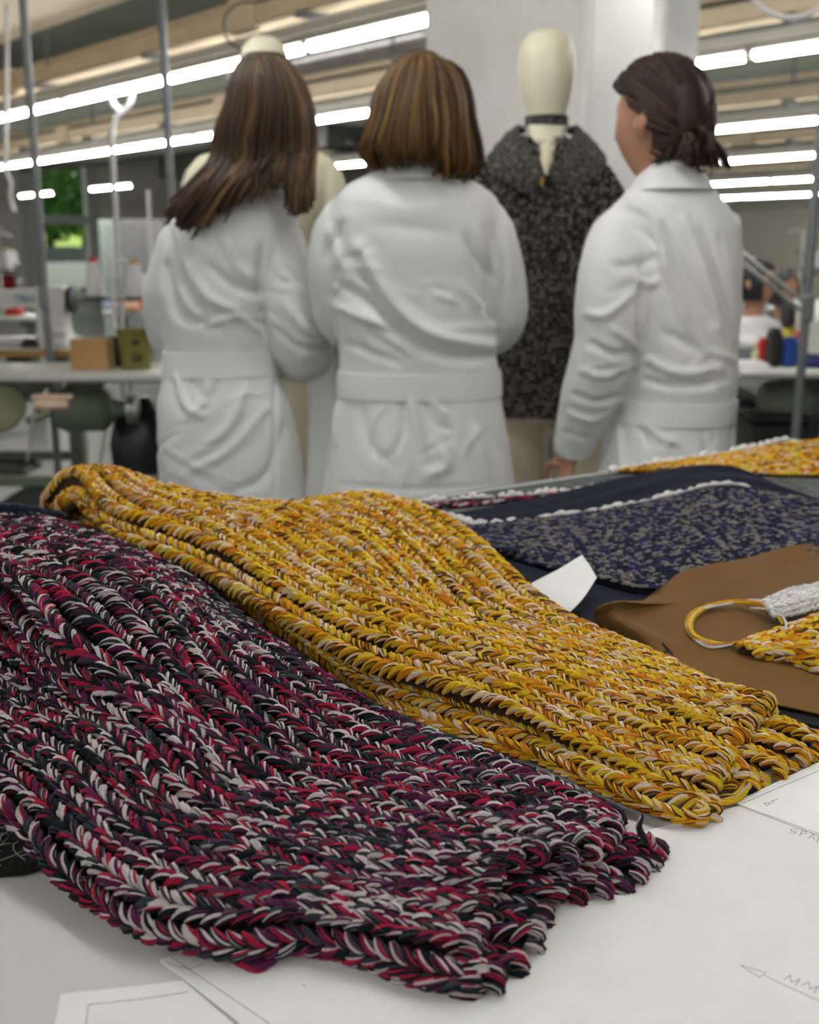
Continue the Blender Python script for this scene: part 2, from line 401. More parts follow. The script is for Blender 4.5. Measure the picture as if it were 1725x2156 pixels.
# rows over the table and behind the photographer's right shoulder
for q in (1.15, -1.9):
    for k in range(5): fixture(-3.6 + LEN * k, q, 'white fluorescent lamp hanging above the cutting table')
pd = on_z(640, 132, 3.1); qd = float(pd[:2] @ D2)
du = thing('air_duct', 'round galvanised air duct between the two front lamp rows', 'duct', tuple(hall(8, qd, 3.1)))
b = MB(); b.tube([hall(2.5, qd, 3.12), hall(10.5, qd, 3.12)], 0.17, 20); b.build('duct_pipe', m_chrome, du)
for k in range(5): b = MB(); s = 3.4 + 1.6 * k; b.tube([hall(s, qd, 3.12), hall(s + 0.06, qd, 3.12)], 0.185, 20); b.build('duct_joint', m_chrome, du)
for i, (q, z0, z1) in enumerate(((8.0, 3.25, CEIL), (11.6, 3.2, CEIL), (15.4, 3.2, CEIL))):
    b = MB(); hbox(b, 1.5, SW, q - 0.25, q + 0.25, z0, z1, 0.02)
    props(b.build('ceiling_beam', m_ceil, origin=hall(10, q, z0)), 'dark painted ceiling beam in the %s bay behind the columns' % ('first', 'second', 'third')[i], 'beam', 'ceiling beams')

# columns
cn = at_y(1226, 535, 4.6); w1, w2 = 0.97, 0.42
def column_box(corner, wl, wr, name, label, m):
    c = np.array([corner[0], corner[1]]) + D1 * wl / 2 + D2 * wr / 2
    b = MB(); b.box((c[0], c[1], CEIL / 2), (wr, wl, CEIL), HALL_ROT, 0.02)
    return props(b.build(name, m, origin=(c[0], c[1], 0)), label, 'column')
column_box(cn, w1, w2, 'wide_column', 'wide white column behind the mannequin in the speckled coat', m_white)
column_box(at_y(1374, 535, 6.4), 0.36, 0.35, 'square_column', 'narrow pale grey column behind the woman with the ponytail', mat('pale_paint', (0.62, 0.63, 0.60), 0.7))
k = at_y(1219, 535, 4.56)
b = MB(); b.tube([(k[0], k[1], 0), (k[0], k[1], CEIL)], 0.018, 10)
for z in (0.8, 1.6, 2.4, 3.2): b.box((k[0], k[1], z), (0.05, 0.045, 0.03), HALL_ROT, 0.005)
props(b.build('conduit_pipe', m_white, origin=(k[0], k[1], 0)), 'thin white conduit pipe on the corner of the wide column', 'pipe')

# slim poles that carry power to the sewing stations
def pole(px, py, Y, r, label, m=m_steel, top=CEIL):
    p = at_y(px, py, Y); t = thing('support_pole', label, 'pole', (p[0], p[1], 0), 'power poles')
    b = MB(); b.cyl((p[0], p[1], 0), (p[0], p[1], top), r, n=12); b.build('pole_tube', m, t)
    b = MB(); b.lathe((p[0], p[1], 0), ((r * 3.5, 0), (r * 3.5, 0.012), (r * 1.3, 0.02), (r * 1.3, 0.08)), 14); b.build('foot_plate', m, t)
    b = MB(); b.box((p[0], p[1] - r * 1.1, 1.05), (0.045, 0.03, 0.10), 0, 0.005); b.build('socket_clip', m, t)
pole(78, 400, 5.29, 0.019, 'slim grey pole behind the sewing table with the olive bin')
pole(352, 250, 5.6, 0.019, 'slim grey pole beside the long-haired woman')
pole(1702, 600, 4.2, 0.017, 'slim grey pole beside the blue box on the right table')
pole(236, 330, 7.9, 0.02, 'slim pale pole hanging below a white hose hook', mat('pale_pole', (0.55, 0.55, 0.56), 0.4), float(at_y(238, 272, 7.9)[2]))
def cable(name, pts, Y, r, m, label, cat='cable', n=30):
    P = smooth_path([at_y(x, y, Y) for x, y in pts], n); b = MB(); b.tube(P, r, 8)
    return props(b.build(name, m, origin=tuple(P.mean(0))), label, cat)
m_cable = mat('white_cable', (0.72, 0.70, 0.70), 0.45)
cable('hose_hook', [(232, 194), (234, 206), (240, 222), (252, 233), (256, 238), (250, 244)], 8.85, 0.024, m_cable, 'white curved hose hook under the front lamp row', 'hook')
cable('air_hose', [(280, 184), (279, 202), (272, 222), (258, 236), (246, 246), (240, 262), (238, 290)], 8.65, 0.018, m_cable, 'white air hose curling down beside the hook', 'hose')
cable('white_cable', [(1560, -60), (1590, 0), (1612, 22), (1650, 36), (1690, 33), (1730, 14), (1780, -40)], 3.0, 0.007, m_cable, 'white cable loop hanging above the woman with the ponytail')
cable('thin_cable', [(640, -40), (560, 0), (500, 8), (472, 40), (480, 84), (520, 108), (580, 118), (620, 110)], 6.2, 0.006, m_dsteel, 'thin dark cable loop hanging near the bare mannequin')
cable('thin_cable', [(16, -172), (15, 80), (12, 318), (10, 360), (24, 380), (20, 410), (30, 446)], 9.0, 0.018, m_cable, 'pale hanging cord left of the window')

u = at_y(718, 292, 11.9)
hv = thing('heater_unit', 'black heater unit hanging between the long-haired woman and the bob', 'heater', tuple(u))
b = MB(); b.box(u, (0.50, 0.30, 0.24), 0.5, 0.02); b.build('heater_box', m_dark, hv)
b = MB(); b.tube(smooth_path([u + np.array([-0.1, 0, 0.1]), u + np.array([0.1, -0.1, -0.06]), u + np.array([0.3, 0, 0.0])], 12), 0.05, 10); b.build('heater_pipe', m_dark, hv)
b = MB(); b.cyl(u + np.array([0, 0, 0.1]), (u[0], u[1], CEIL), 0.012, n=8); b.build('hanger_rod', m_steel, hv)
# ---- column lines of the knitted panels: (photo x, photo y, height above the table in mm) ----
# every line is one rib of the knit followed from the far left end to the cast-off edge at the right
PURPLE = [
 (0.0, [(-150,1640,26),(0,1722,26),(50,1772,19),(90,1825,12),(130,1868,7),(190,1915,5),(270,1962,4),(365,1996,4),(446,2014,4),(540,2024,4),(600,2008,4),(660,2003,4),(740,2024,4),(830,2056,4),(910,2082,4),(975,2092,4)]),
 (0.6, [(-150,1570,33),(0,1690,32),(60,1745,26),(115,1812,21),(160,1850,17),(230,1905,15),(300,1945,14),(390,1972,14),(480,1985,14),(560,1985,14),(640,1972,14),(740,1990,14),(830,2015,14),(910,2040,14),(985,2055,13)]),
 (1.2, [(-150,1510,41),(0,1637,38),(58,1690,33),(104,1732,30),(148,1776,27),(203,1836,24),(243,1872,22),(292,1900,21),(345,1921,21),(420,1932,22),(507,1934,22),(610,1930,22),(709,1942,22),(801,1961,21),(894,1978,20),(982,1992,18)]),
 (2.0, [(-150,1460,44),(0,1577,41),(60,1622,38),(116,1672,36),(180,1740,33),(240,1795,30),(310,1845,28),(400,1882,27),(500,1898,26),(600,1899,25),(700,1915,25),(800,1933,24),(900,1950,22),(996,1962,20)]),
 (3.0, [(-150,1440,48),(0,1537,45),(46,1562,44),(97,1599,43),(137,1639,42),(176,1681,39),(209,1722,36),(250,1759,33),(301,1792,31),(400,1832,29),(500,1856,28),(570,1862,27),(630,1873,27),(700,1892,26),(800,1906,25),(900,1920,24),(1008,1928,22)]),
 (4.0, [(-150,1380,51),(0,1467,49),(32,1502,47),(77,1532,47),(130,1558,47),(174,1592,47),(213,1637,45),(250,1674,42),(292,1718,39),(348,1752,35),(430,1790,31),(520,1815,29),(650,1852,28),(800,1876,27),(900,1886,26),(1015,1893,24)]),
 (5.0, [(-150,1340,53),(0,1430,52),(53,1463,51),(102,1495,52),(158,1532,53),(209,1560,53),(237,1597,50),(274,1641,46),(306,1683,42),(362,1720,37),(440,1748,33),(540,1775,31),(640,1808,30),(800,1848,29),(900,1858,28),(1025,1862,28)]),
 (6.0, [(-150,1310,58),(0,1390,56),(58,1423,56),(111,1460,56),(174,1493,57),(232,1523,57),(274,1553,55),(313,1592,51),(341,1641,46),(380,1685,41),(470,1725,35),(600,1762,33),(760,1808,32),(900,1832,32),(1036,1834,33)]),
 (7.3, [(-150,1200,79),(0,1287,77),(46,1335,76),(93,1382,75),(151,1424,73),(202,1452,70),(260,1474,68),(301,1502,64),(348,1534,59),(385,1585,53),(420,1632,46),(470,1676,40),(535,1701,37),(640,1738,35),(800,1778,34),(930,1802,36),(1048,1800,38)]),
 (8.6, [(-150,1130,106),(0,1196,105),(51,1231,103),(83,1266,102),(111,1312,98),(151,1351,93),(202,1382,87),(250,1416,79),(301,1444,72),(350,1476,66),(408,1539,57),(450,1585,50),(489,1639,43),(559,1671,39),(640,1700,37),(800,1748,36),(950,1785,38),(1080,1787,40)]),
 (9.6, [(-150,1110,107),(0,1182,107),(42,1194,107),(79,1210,106),(130,1233,104),(172,1266,100),(213,1303,95),(250,1342,88),(292,1379,81),(332,1416,75),(385,1474,66),(447,1534,57),(501,1579,49),(547,1620,43),(605,1655,39),(700,1685,37),(850,1735,36),(1000,1772,38),(1138,1786,38)]),
 (10.6, [(-150,1100,106),(0,1170,107),(53,1180,107),(97,1188,106),(139,1198,104),(202,1224,100),(255,1256,95),(290,1291,90),(325,1331,83),(366,1370,76),(396,1425,70),(454,1474,62),(508,1523,53),(554,1567,46),(612,1609,41),(675,1643,38),(780,1680,36),(950,1730,35),(1100,1768,35),(1200,1780,33)]),
 (11.6, [(-150,1085,103),(0,1145,105),(58,1161,104),(104,1171,104),(162,1180,101),(209,1191,99),(250,1208,96),(301,1238,89),(348,1277,84),(400,1340,76),(450,1407,67),(494,1453,60),(540,1507,52),(596,1544,46),(640,1590,40),(712,1620,37),(820,1658,35),(980,1708,33),(1130,1748,31),(1246,1768,27)]),
 (12.7, [(-150,1075,97),(0,1120,99),(58,1132,99),(104,1145,98),(151,1160,97),(197,1172,95),(246,1184,93),(313,1215,87),(376,1262,81),(440,1335,73),(508,1407,64),(554,1451,58),(610,1497,50),(670,1541,43),(733,1585,38),(850,1630,34),(1000,1678,31),(1150,1724,28),(1276,1750,22)]),
 (14.0, [(-150,1070,84),(0,1098,85),(70,1108,85),(120,1124,85),(176,1148,85),(230,1166,84),(290,1184,82),(360,1222,78),(430,1282,72),(510,1360,64),(570,1407,58),(624,1456,51),(675,1500,45),(744,1544,39),(850,1590,34),(1000,1640,29),(1150,1695,24),(1290,1730,17)]),
 (15.5, [(-150,1060,70),(0,1080,70),(90,1096,70),(150,1114,70),(220,1140,70),(300,1170,68),(380,1212,64),(450,1265,59),(530,1330,52),(610,1390,45),(680,1446,38),(750,1498,32),(850,1545,27),(950,1578,22),(1060,1612,18),(1180,1664,13),(1296,1716,9)]),
 (17.0, [(-150,1066,30),(0,1080,30),(100,1095,30),(180,1115,30),(280,1150,28),(380,1200,25),(480,1275,20),(580,1350,15),(680,1420,12),(780,1480,9),(900,1540,7),(1050,1600,5),(1180,1655,4),(1296,1712,4)]),
]
PURPLE_UNDER = [   # lower layer of the same folded panel, seen past the end of the upper one
 (0.0, [(640,2002,2),(740,2026,2),(830,2058,2),(910,2084,2),(975,2098,2)]),
 (1.0, [(640,1980,9),(740,1998,9),(840,2030,9),(930,2056,9),(1010,2072,8)]),
 (2.0, [(640,1950,11),(760,1970,11),(880,2000,11),(980,2025,11),(1060,2032,9)]),
 (3.0, [(640,1920,11),(780,1940,11),(920,1960,11),(1020,1978,11),(1105,1985,9)]),
 (4.0, [(660,1890,11),(800,1905,11),(940,1920,11),(1050,1925,12),(1135,1935,9)]),
 (5.0, [(680,1870,11),(820,1880,11),(960,1888,11),(1070,1882,14),(1150,1885,11)]),
 (6.0, [(700,1850,10),(840,1860,10),(980,1866,10),(1090,1850,16),(1195,1868,12)]),
 (7.0, [(720,1830,10),(860,1840,10),(1000,1848,10),(1110,1830,15),(1240,1862,9)]),
 (8.0, [(740,1810,9),(900,1822,9),(1040,1830,10),(1150,1815,13),(1292,1862,7)]),
 (9.0, [(760,1790,8),(930,1805,8),(1080,1812,9),(1200,1800,12),(1330,1838,8)]),
 (10.0,[(780,1770,8),(960,1788,8),(1120,1795,8),(1240,1785,10),(1362,1815,7)]),
 (11.0,[(800,1750,7),(980,1770,7),(1150,1780,7),(1270,1772,8),(1384,1796,6)]),
 (12.0,[(820,1735,4),(1000,1755,4),(1170,1765,4),(1290,1765,5),(1378,1778,4)]),
]
MUSTARD = [
 (0.0, [(150,1094,48),(146,1075,60),(161,1067,66),(184,1093,66),(203,1114,65),(231,1132,64),(266,1151,62),(300,1160,61),(370,1190,58),(439,1223,55),(520,1270,51),(600,1320,46),(661,1353,43),(762,1406,38),(823,1422,37),(884,1438,36),(965,1459,34),(1046,1487,31),(1116,1513,28),(1186,1562,24),(1255,1590,22),(1336,1632,18),(1400,1665,16),(1462,1692,14)]),
 (0.6, [(125,1096,30),(112,1076,44),(128,1046,62),(158,1036,74),(186,1058,76),(215,1088,74),(250,1110,72),(300,1128,70),(370,1152,67),(439,1183,63),(520,1230,58),(604,1282,53),(690,1332,47),(780,1376,42),(860,1402,40),(950,1432,37),(1046,1465,33),(1130,1500,30),(1190,1538,27),(1265,1572,24),(1350,1610,21),(1420,1645,19),(1480,1672,16)]),
 (1.2, [(118,1098,18),(97,1078,30),(94,1051,50),(110,1026,70),(133,1002,86),(161,995,92),(180,1005,92),(191,1023,90),(210,1047,88),(238,1070,86),(266,1086,84),(300,1095,82),(335,1104,80),(405,1128,76),(480,1160,71),(540,1202,66),(608,1248,60),(661,1280,56),(722,1312,52),(783,1341,48),(843,1361,46),(900,1394,42),(960,1416,39),(1023,1432,37),(1111,1467,33),(1176,1509,30),(1243,1550,26),(1325,1585,24),(1410,1622,22),(1494,1650,18)]),
 (2.2, [(160,1080,18),(140,1060,30),(138,1038,50),(148,1012,70),(170,992,86),(198,988,93),(222,1002,93),(245,1024,91),(275,1046,89),(320,1066,86),(380,1086,82),(450,1112,78),(520,1152,72),(600,1206,66),(661,1245,61),(722,1278,57),(790,1308,53),(860,1335,49),(950,1378,44),(1050,1418,39),(1140,1456,35),(1220,1504,30),(1310,1548,27),(1400,1585,25),(1506,1622,22)]),
 (3.2, [(205,1070,18),(185,1050,30),(183,1028,50),(195,1005,72),(220,990,88),(250,992,93),(280,1015,92),(320,1038,89),(370,1056,86),(440,1080,82),(520,1118,77),(600,1172,71),(665,1218,65),(725,1250,60),(790,1280,56),(870,1310,51),(960,1350,46),(1060,1392,41),(1150,1430,37),(1240,1478,32),(1330,1522,28),(1420,1562,26),(1520,1600,23)]),
 (4.2, [(265,1068,18),(245,1052,30),(243,1035,50),(252,1016,70),(275,1003,84),(300,1010,88),(335,1030,87),(385,1048,85),(450,1066,82),(530,1096,78),(610,1142,72),(670,1185,67),(730,1218,62),(790,1248,58),(850,1272,54),(900,1294,51),(980,1330,46),(1080,1372,41),(1170,1410,37),(1260,1455,33),(1350,1498,29),(1440,1540,26),(1534,1580,23)]),
 (5.2, [(335,1072,18),(315,1058,30),(313,1044,48),(325,1030,66),(350,1026,77),(390,1042,80),(450,1055,79),(530,1078,76),(610,1114,72),(670,1152,68),(720,1178,64),(765,1206,61),(804,1243,56),(851,1270,53),(904,1292,50),(1000,1330,44),(1100,1365,40),(1190,1400,36),(1280,1442,33),(1370,1480,29),(1460,1518,26),(1548,1558,23)]),
 (6.2, [(410,1078,16),(392,1066,28),(392,1056,42),(402,1046,58),(425,1042,68),(465,1052,72),(530,1064,72),(600,1086,71),(660,1115,68),(705,1135,66),(746,1160,63),(783,1196,59),(823,1229,56),(862,1258,52),(909,1285,49),(960,1308,46),(1040,1338,42),(1130,1368,38),(1220,1402,35),(1310,1438,32),(1400,1474,29),(1480,1506,26),(1562,1540,23)]),
 (7.2, [(490,1085,16),(472,1075,28),(472,1068,40),(485,1058,54),(510,1056,62),(560,1062,66),(620,1070,68),(680,1092,68),(725,1112,67),(770,1138,65),(816,1176,61),(848,1209,57),(886,1250,52),(923,1280,48),(975,1306,45),(1060,1334,41),(1150,1362,38),(1240,1392,35),(1330,1426,32),(1410,1458,29),(1490,1490,27),(1574,1522,24)]),
 (8.2, [(570,1090,16),(552,1080,26),(554,1072,38),(566,1064,50),(592,1062,58),(640,1064,64),(700,1080,67),(750,1102,67),(800,1130,66),(846,1174,62),(886,1214,57),(916,1250,52),(955,1286,47),(1001,1312,44),(1080,1336,41),(1170,1362,38),(1260,1388,35),(1340,1416,32),(1420,1448,29),(1500,1480,27),(1584,1506,25)]),
 (9.2, [(630,1092,16),(614,1082,26),(616,1072,38),(630,1062,50),(655,1056,58),(700,1058,66),(750,1076,68),(810,1106,68),(839,1126,67),(886,1165,63),(918,1200,58),(950,1234,53),(990,1268,48),(1036,1297,45),(1110,1324,41),(1190,1352,38),(1270,1378,35),(1350,1408,32),(1430,1440,30),(1510,1472,28),(1592,1492,27)]),
 (10.2,[(690,1094,16),(672,1080,26),(672,1068,38),(686,1054,52),(712,1047,60),(755,1054,67),(800,1074,69),(845,1098,69),(880,1126,68),(920,1158,64),(956,1192,59),(985,1216,55),(1025,1252,49),(1083,1290,44),(1150,1322,40),(1220,1348,37),(1290,1374,35),(1370,1402,32),(1440,1430,30),(1520,1462,29),(1602,1480,28)]),
 (11.2,[(750,1094,16),(730,1078,26),(728,1064,38),(740,1050,52),(765,1042,60),(806,1052,66),(850,1074,68),(890,1098,68),(930,1128,66),(970,1158,62),(1005,1186,58),(1040,1222,53),(1085,1262,47),(1150,1300,42),(1230,1336,38),(1300,1362,35),(1380,1392,33),(1450,1424,31),(1520,1450,30),(1612,1474,27)]),
 (12.2,[(830,1098,14),(812,1082,24),(808,1070,36),(818,1056,48),(840,1052,55),(870,1062,60),(905,1076,62),(945,1098,61),(980,1124,58),(1012,1150,55),(1045,1180,51),(1080,1214,46),(1120,1250,42),(1180,1292,38),(1250,1328,34),(1320,1356,31),(1400,1390,29),(1460,1422,27),(1530,1452,25),(1622,1484,18)]),
 (13.0,[(880,1110,8),(872,1100,14),(870,1094,20),(876,1088,28),(890,1082,34),(915,1086,38),(945,1102,38),(980,1126,36),(1015,1155,32),(1050,1188,28),(1090,1228,24),(1150,1280,19),(1220,1322,15),(1300,1358,12),(1380,1392,10),(1450,1428,8),(1530,1462,6),(1628,1498,4)]),
]
MUSTARD_UNDER = [  # lower half of the folded panel
 (0.0, [(100,1086,18),(122,1108,14),(150,1122,14),(196,1150,14),(242,1170,15),(335,1204,15),(428,1247,15),(510,1300,14),(600,1362,12),(661,1407,10),(710,1450,7),(762,1484,6),(843,1512,5),(925,1541,5),(1006,1566,5),(1081,1592,4),(1139,1608,4),(1186,1633,4),(1232,1656,4),(1290,1681,4),(1340,1702,4),(1400,1724,4),(1450,1734,4)]),
 (0.8, [(96,1074,30),(130,1096,28),(160,1106,28),(206,1130,28),(250,1150,29),(340,1186,29),(430,1228,28),(515,1280,26),(605,1340,23),(668,1384,20),(720,1424,16),(775,1458,14),(850,1484,13),(930,1512,13),(1010,1538,13),(1085,1566,13),(1145,1586,13),(1200,1612,13),(1250,1636,13),(1310,1662,13),(1370,1686,12),(1430,1706,12),(1484,1716,9)]),
 (1.8, [(120,1060,30),(170,1080,34),(220,1110,34),(270,1132,34),(350,1162,34),(440,1206,33),(525,1256,31),(615,1316,28),(680,1360,25),(735,1396,22),(790,1424,20),(860,1448,19),(940,1474,18),(1020,1502,17),(1095,1530,16),(1160,1556,16),(1220,1586,15),(1280,1612,14),(1350,1642,13),(1420,1668,12),(1500,1676,10)]),
 (3.0, [(700,1330,20),(800,1370,18),(900,1415,17),(1000,1460,15),(1100,1500,14),(1200,1545,13),(1300,1590,12),(1400,1628,12),(1480,1642,12),(1548,1652,9)]),
 (4.5, [(740,1310,20),(840,1350,18),(940,1395,16),(1040,1438,14),(1140,1480,13),(1240,1524,12),(1340,1566,12),(1440,1604,12),(1520,1612,14),(1592,1634,9)]),
 (6.0, [(780,1290,18),(880,1330,16),(980,1372,14),(1080,1414,13),(1180,1456,12),(1280,1500,12),(1380,1540,12),(1480,1572,12),(1560,1578,14),(1655,1608,8)]),
 (7.5, [(820,1270,16),(920,1310,15),(1020,1350,14),(1120,1392,13),(1220,1434,12),(1320,1476,12),(1420,1514,12),(1520,1544,12),(1600,1548,14),(1700,1584,8)]),
 (9.0, [(860,1250,14),(960,1290,14),(1060,1328,13),(1160,1370,12),(1260,1410,12),(1360,1450,12),(1460,1488,12),(1550,1512,12),(1640,1518,13),(1738,1566,7)]),
 (10.0,[(880,1230,8),(980,1275,8),(1080,1315,8),(1180,1358,8),(1280,1398,8),(1380,1438,8),(1480,1475,8),(1570,1500,8),(1660,1508,8),(1745,1548,4)]),
]
# ================================================================ knitted panels
def yarn_legs(paths, normals, radii, colours, K, lobes=5, around=10, twist=0.9, rlob=0.16, bumps=None):
    """paths (n,K,3): one thick plied yarn piece each; colours (n,lobes,3): colour of each ply"""
    n = len(paths)
    T = np.gradient(paths, axis=1); T /= np.linalg.norm(T, axis=2, keepdims=True) + 1e-12
    Nn = normals - T * (normals * T).sum(2, keepdims=True); Nn /= np.linalg.norm(Nn, axis=2, keepdims=True) + 1e-12
    B = np.cross(T, Nn)
    t = np.linspace(0, 1, K)
    prof = np.clip(np.sin(np.pi * (0.04 + 0.92 * t)), 0.05, 1) ** 0.42          # blunt taper at both ends
    th = np.linspace(0, 2 * np.pi, around, endpoint=False)
    ph0 = rng.uniform(0, 2 * np.pi, n)
    a = th[None, None, :] + 0 * t[None, :, None] + ph0[:, None, None] * 0
    tw = twist * (t - 0.5)[None, :, None] * (1 + 0.4 * rng.standard_normal(n)[:, None, None]) + ph0[:, None, None]
    r = radii[:, None, None] * prof[None, :, None] * (1 + rlob * np.cos((bumps or lobes) * a))
    ang = a + tw
    V = paths[:, :, None, :] + r[..., None] * (np.cos(ang)[..., None] * Nn[:, :, None, :] + np.sin(ang)[..., None] * B[:, :, None, :])
    idx = np.arange(n * K * around).reshape(n, K, around)
    j2 = np.roll(np.arange(around), -1)
    q = np.stack([idx[:, :-1, :], idx[:, :-1, j2], idx[:, 1:, j2], idx[:, 1:, :]], -1).reshape(-1, 4)
    ply = ((np.arange(around) + 0.5) * lobes / around + 0.5).astype(int) % lobes
    col = np.broadcast_to(colours[:, None, ply, :], (n, K - 1, around, 3)).reshape(-1, 3)
    off = rng.uniform(0, 90, n)
    fib = np.stack([np.broadcast_to(t[None, :, None] + off[:, None, None], ang.shape), np.broadcast_to(th[None, None, :], ang.shape), np.broadcast_to(off[:, None, None], ang.shape)], -1)
    return V.reshape(-1, 3), q, col, fib.reshape(-1, 3)

def pick(pal, n, lobes, run=0.55):
    """ply colours: each ply keeps its colour for a few stitches"""
    cols = np.array([p[0] for p in pal]); w = np.array([p[1] for p in pal], float); w /= w.sum()
    k = rng.choice(len(cols), size=(n, lobes), p=w)
    for i in range(1, n):
        keep = rng.random(lobes) < run
        k[i, keep] = k[i - 1, keep]
    c = cols[k] * rng.uniform(0.82, 1.15, (n, lobes, 1))
    return np.clip(c, 0, 1)

def knit(name, lines, pal, back_col, parent, run=0.55, drop=0.72, fuzz=0, flip=False, stitch=9.5, cols=None, K=7, rib=0.48, fat=0.345, shrink=1.0, bumps=None, wave=0.0, wave_from=0.8, first=0, lobes=14, around=14, sub=1, edge=True):
    pos = np.array([l[0] for l in lines]); M = 220
    L = np.stack([smooth_path([on_t(*p) for p in l[1]], M) for l in lines])        # (lines, M, 3)
    lo, hi = pos[0], pos[-1]
    def curve(u):
        u = np.clip(u, lo, hi)
        k = np.interp(u, pos, np.arange(len(pos)))
        return spline(L.reshape(len(pos), -1), np.array([k]))[0].reshape(M, 3)
    v = np.linspace(0, 1, M)
    allV, allq, allc, allf = [], [], [], []
    nv = 0
    ncol = int(math.floor(hi - lo + 0.5)) if cols is None else cols
    cen = np.linspace(lo + (hi - lo) / ncol / 2, hi - (hi - lo) / ncol / 2, ncol * sub) if cols else np.arange(lo + 0.5, hi, 1.0 / sub)
    for ci, u in enumerate(cen):
        P = curve(u); e = 0.35
        lat = (curve(u + e) - curve(u - e)) / (min(u + e, hi) - max(u - e, lo))
        T = np.gradient(P, axis=0); seg = np.linalg.norm(T, axis=1, keepdims=True); T /= seg + 1e-12
        lat -= T * (lat * T).sum(1, keepdims=True)
        pitch = np.linalg.norm(lat, axis=1, keepdims=True); lat /= pitch + 1e-12
        N = np.cross(T, lat)
        if flip: N = -N
        pitch = np.clip(pitch[:, 0], 0.010, 0.030) / sub
        kern = np.ones(15) / 15; pitch = np.convolve(np.pad(pitch, 7, 'edge'), kern, 'valid')
        s = np.r_[0, np.cumsum(np.linalg.norm(np.diff(P, axis=0), axis=1))]
        st = stitch / 1000 * rng.uniform(0.97, 1.03)
        ends, sts, at = [], [], s[-1] - rng.uniform(0.0, 0.15) * st                 # counted back from the cast-off edge, smaller stitches there
        while at > 0.6 * st:
            k = st * (shrink + (1 - shrink) * min(1.0, (s[-1] - at) / 0.42)); ends.append(at); sts.append(k); at -= k
        n = len(ends)
        if n < 3: continue
        ends = np.array(ends); sts = np.array(sts)[:, None]
        for side in (-1, 1):
            t = np.linspace(0, 1, K)
            S = ends[:, None] - sts * 1.62 * (1 - t)[None, :] + rng.normal(0, 0.05, (n, 1)) * sts
            S = np.clip(S, 0, s[-1])
            vv = np.interp(S, s, v)
            ip = lambda A: np.stack([np.interp(vv, v, A[:, k]) for k in range(3)], -1)
            pp, ll, nn = ip(P), ip(lat), ip(N)
            pt = np.interp(vv, v, pitch)
            w = side * (0.43 - 0.37 * t ** 0.85)[None, :] * (1 + rng.normal(0, 0.06, (n, 1)))   # legs meet at the ridge
            h = rib * np.cos(np.pi * w * 0.95) * pt + sts * (0.17 * np.sin(np.pi * t) - 0.20 * t ** 3 + 0.10 * (1 - t) ** 2)[None, :]
            h = h - drop * rib * pt
            if wave:
                amp = wave / 1000 * np.clip((vv - wave_from) / (1 - wave_from), 0, 1) ** 2
                h = h + amp * (1 if ci % 2 else -1)
            path = pp + ll * (w * pt)[..., None] + nn * (h + rng.normal(0, 0.0004, (n, 1)))[..., None]
            path[..., 2] = np.maximum(path[..., 2], TZ + 0.0028)
            ld = nn + ll * (np.sin(np.pi * w * 0.5) * 0.9)[..., None]
            rad = np.minimum(fat * sts[:, 0] * 1.06, 0.27 * pt.mean(1)) * rng.uniform(0.92, 1.1, n)
            V, q, c, f = yarn_legs(path, ld, rad, pick(pal, n, lobes, run), K, lobes, around, bumps=bumps)
            allV.append(V); allq.append(q + nv); allc.append(c); allf.append(f); nv += len(V)
        if edge:                                            # loops of the cast-off edge roll over the end
            m = 5; tt = np.linspace(0, 1, K)
            off = np.linspace(-0.42, 0.42, m)
            wv = (wave / 1000 if ci % 2 else -wave / 1000) if wave else 0.0
            R = 0.0048; Te, Ne, Le, Pe = T[-3], N[-3], lat[-3], P[-1]
            a = np.pi * (tt * 0.95 - 0.02)
            base = Pe + Le * (off * pitch[-1])[:, None]
            h0 = rib * np.cos(np.pi * off * 0.95) * pitch[-1] + 0.001 + wv - drop * rib * pitch[-1]
            path = base[:, None, :] + Te * ((R * np.sin(a) - 0.004 * (1 - np.sin(a)))[None, :, None] + rng.normal(0, 0.0006, (m, 1, 1))) + Ne * (h0[:, None] - R * (1 - np.cos(a))[None, :])[..., None] + Le * (0.004 * (tt - 0.3))[None, :, None]
            path[..., 2] = np.maximum(path[..., 2], TZ + 0.0025)
            nrm = Te * np.sin(a)[None, :, None] + Ne * np.cos(a)[None, :, None] + np.zeros((m, 1, 1))
            V, q, c, f = yarn_legs(path, nrm, np.full(m, min(fat * stitch / 1000 * shrink, 0.24 * pitch[-1])), pick(pal, m, lobes), K, lobes, around, bumps=bumps)
            allV.append(V); allq.append(q + nv); allc.append(c); allf.append(f); nv += len(V)
    V = np.concatenate(allV)
    me = np_mesh(name, V, np.concatenate(allq), np.concatenate(allc), np.concatenate(allf))
    o = link_mesh('knit_stitches', me, fibre_mat('wool_yarn'), parent); o['kind'] = 'stuff'
    # backing under the stitches, coloured darker than the yarn as shade in the gaps
    us = np.linspace(lo + 0.25, hi - 0.25, max(8, int((hi - lo) * 4))); G = np.stack([curve(u)[0:M - 4:2] for u in us])
    dl = np.gradient(G, axis=0); dt = np.gradient(G, axis=1); NN = np.cross(dt, dl); NN /= np.linalg.norm(NN, axis=2, keepdims=True) + 1e-12
    if flip: NN = -NN
    G = G - NN * (drop * rib * 0.013 + 0.0016); G[..., 2] = np.maximum(G[..., 2], TZ + 0.0045)
    b = MB(); b.sheet(G, 0.0035)
    b.build('knit_ground', mat('ground_' + name, back_col, 0.95, tuple(x * 0.5 for x in back_col), 400, 0.6, 900), parent)
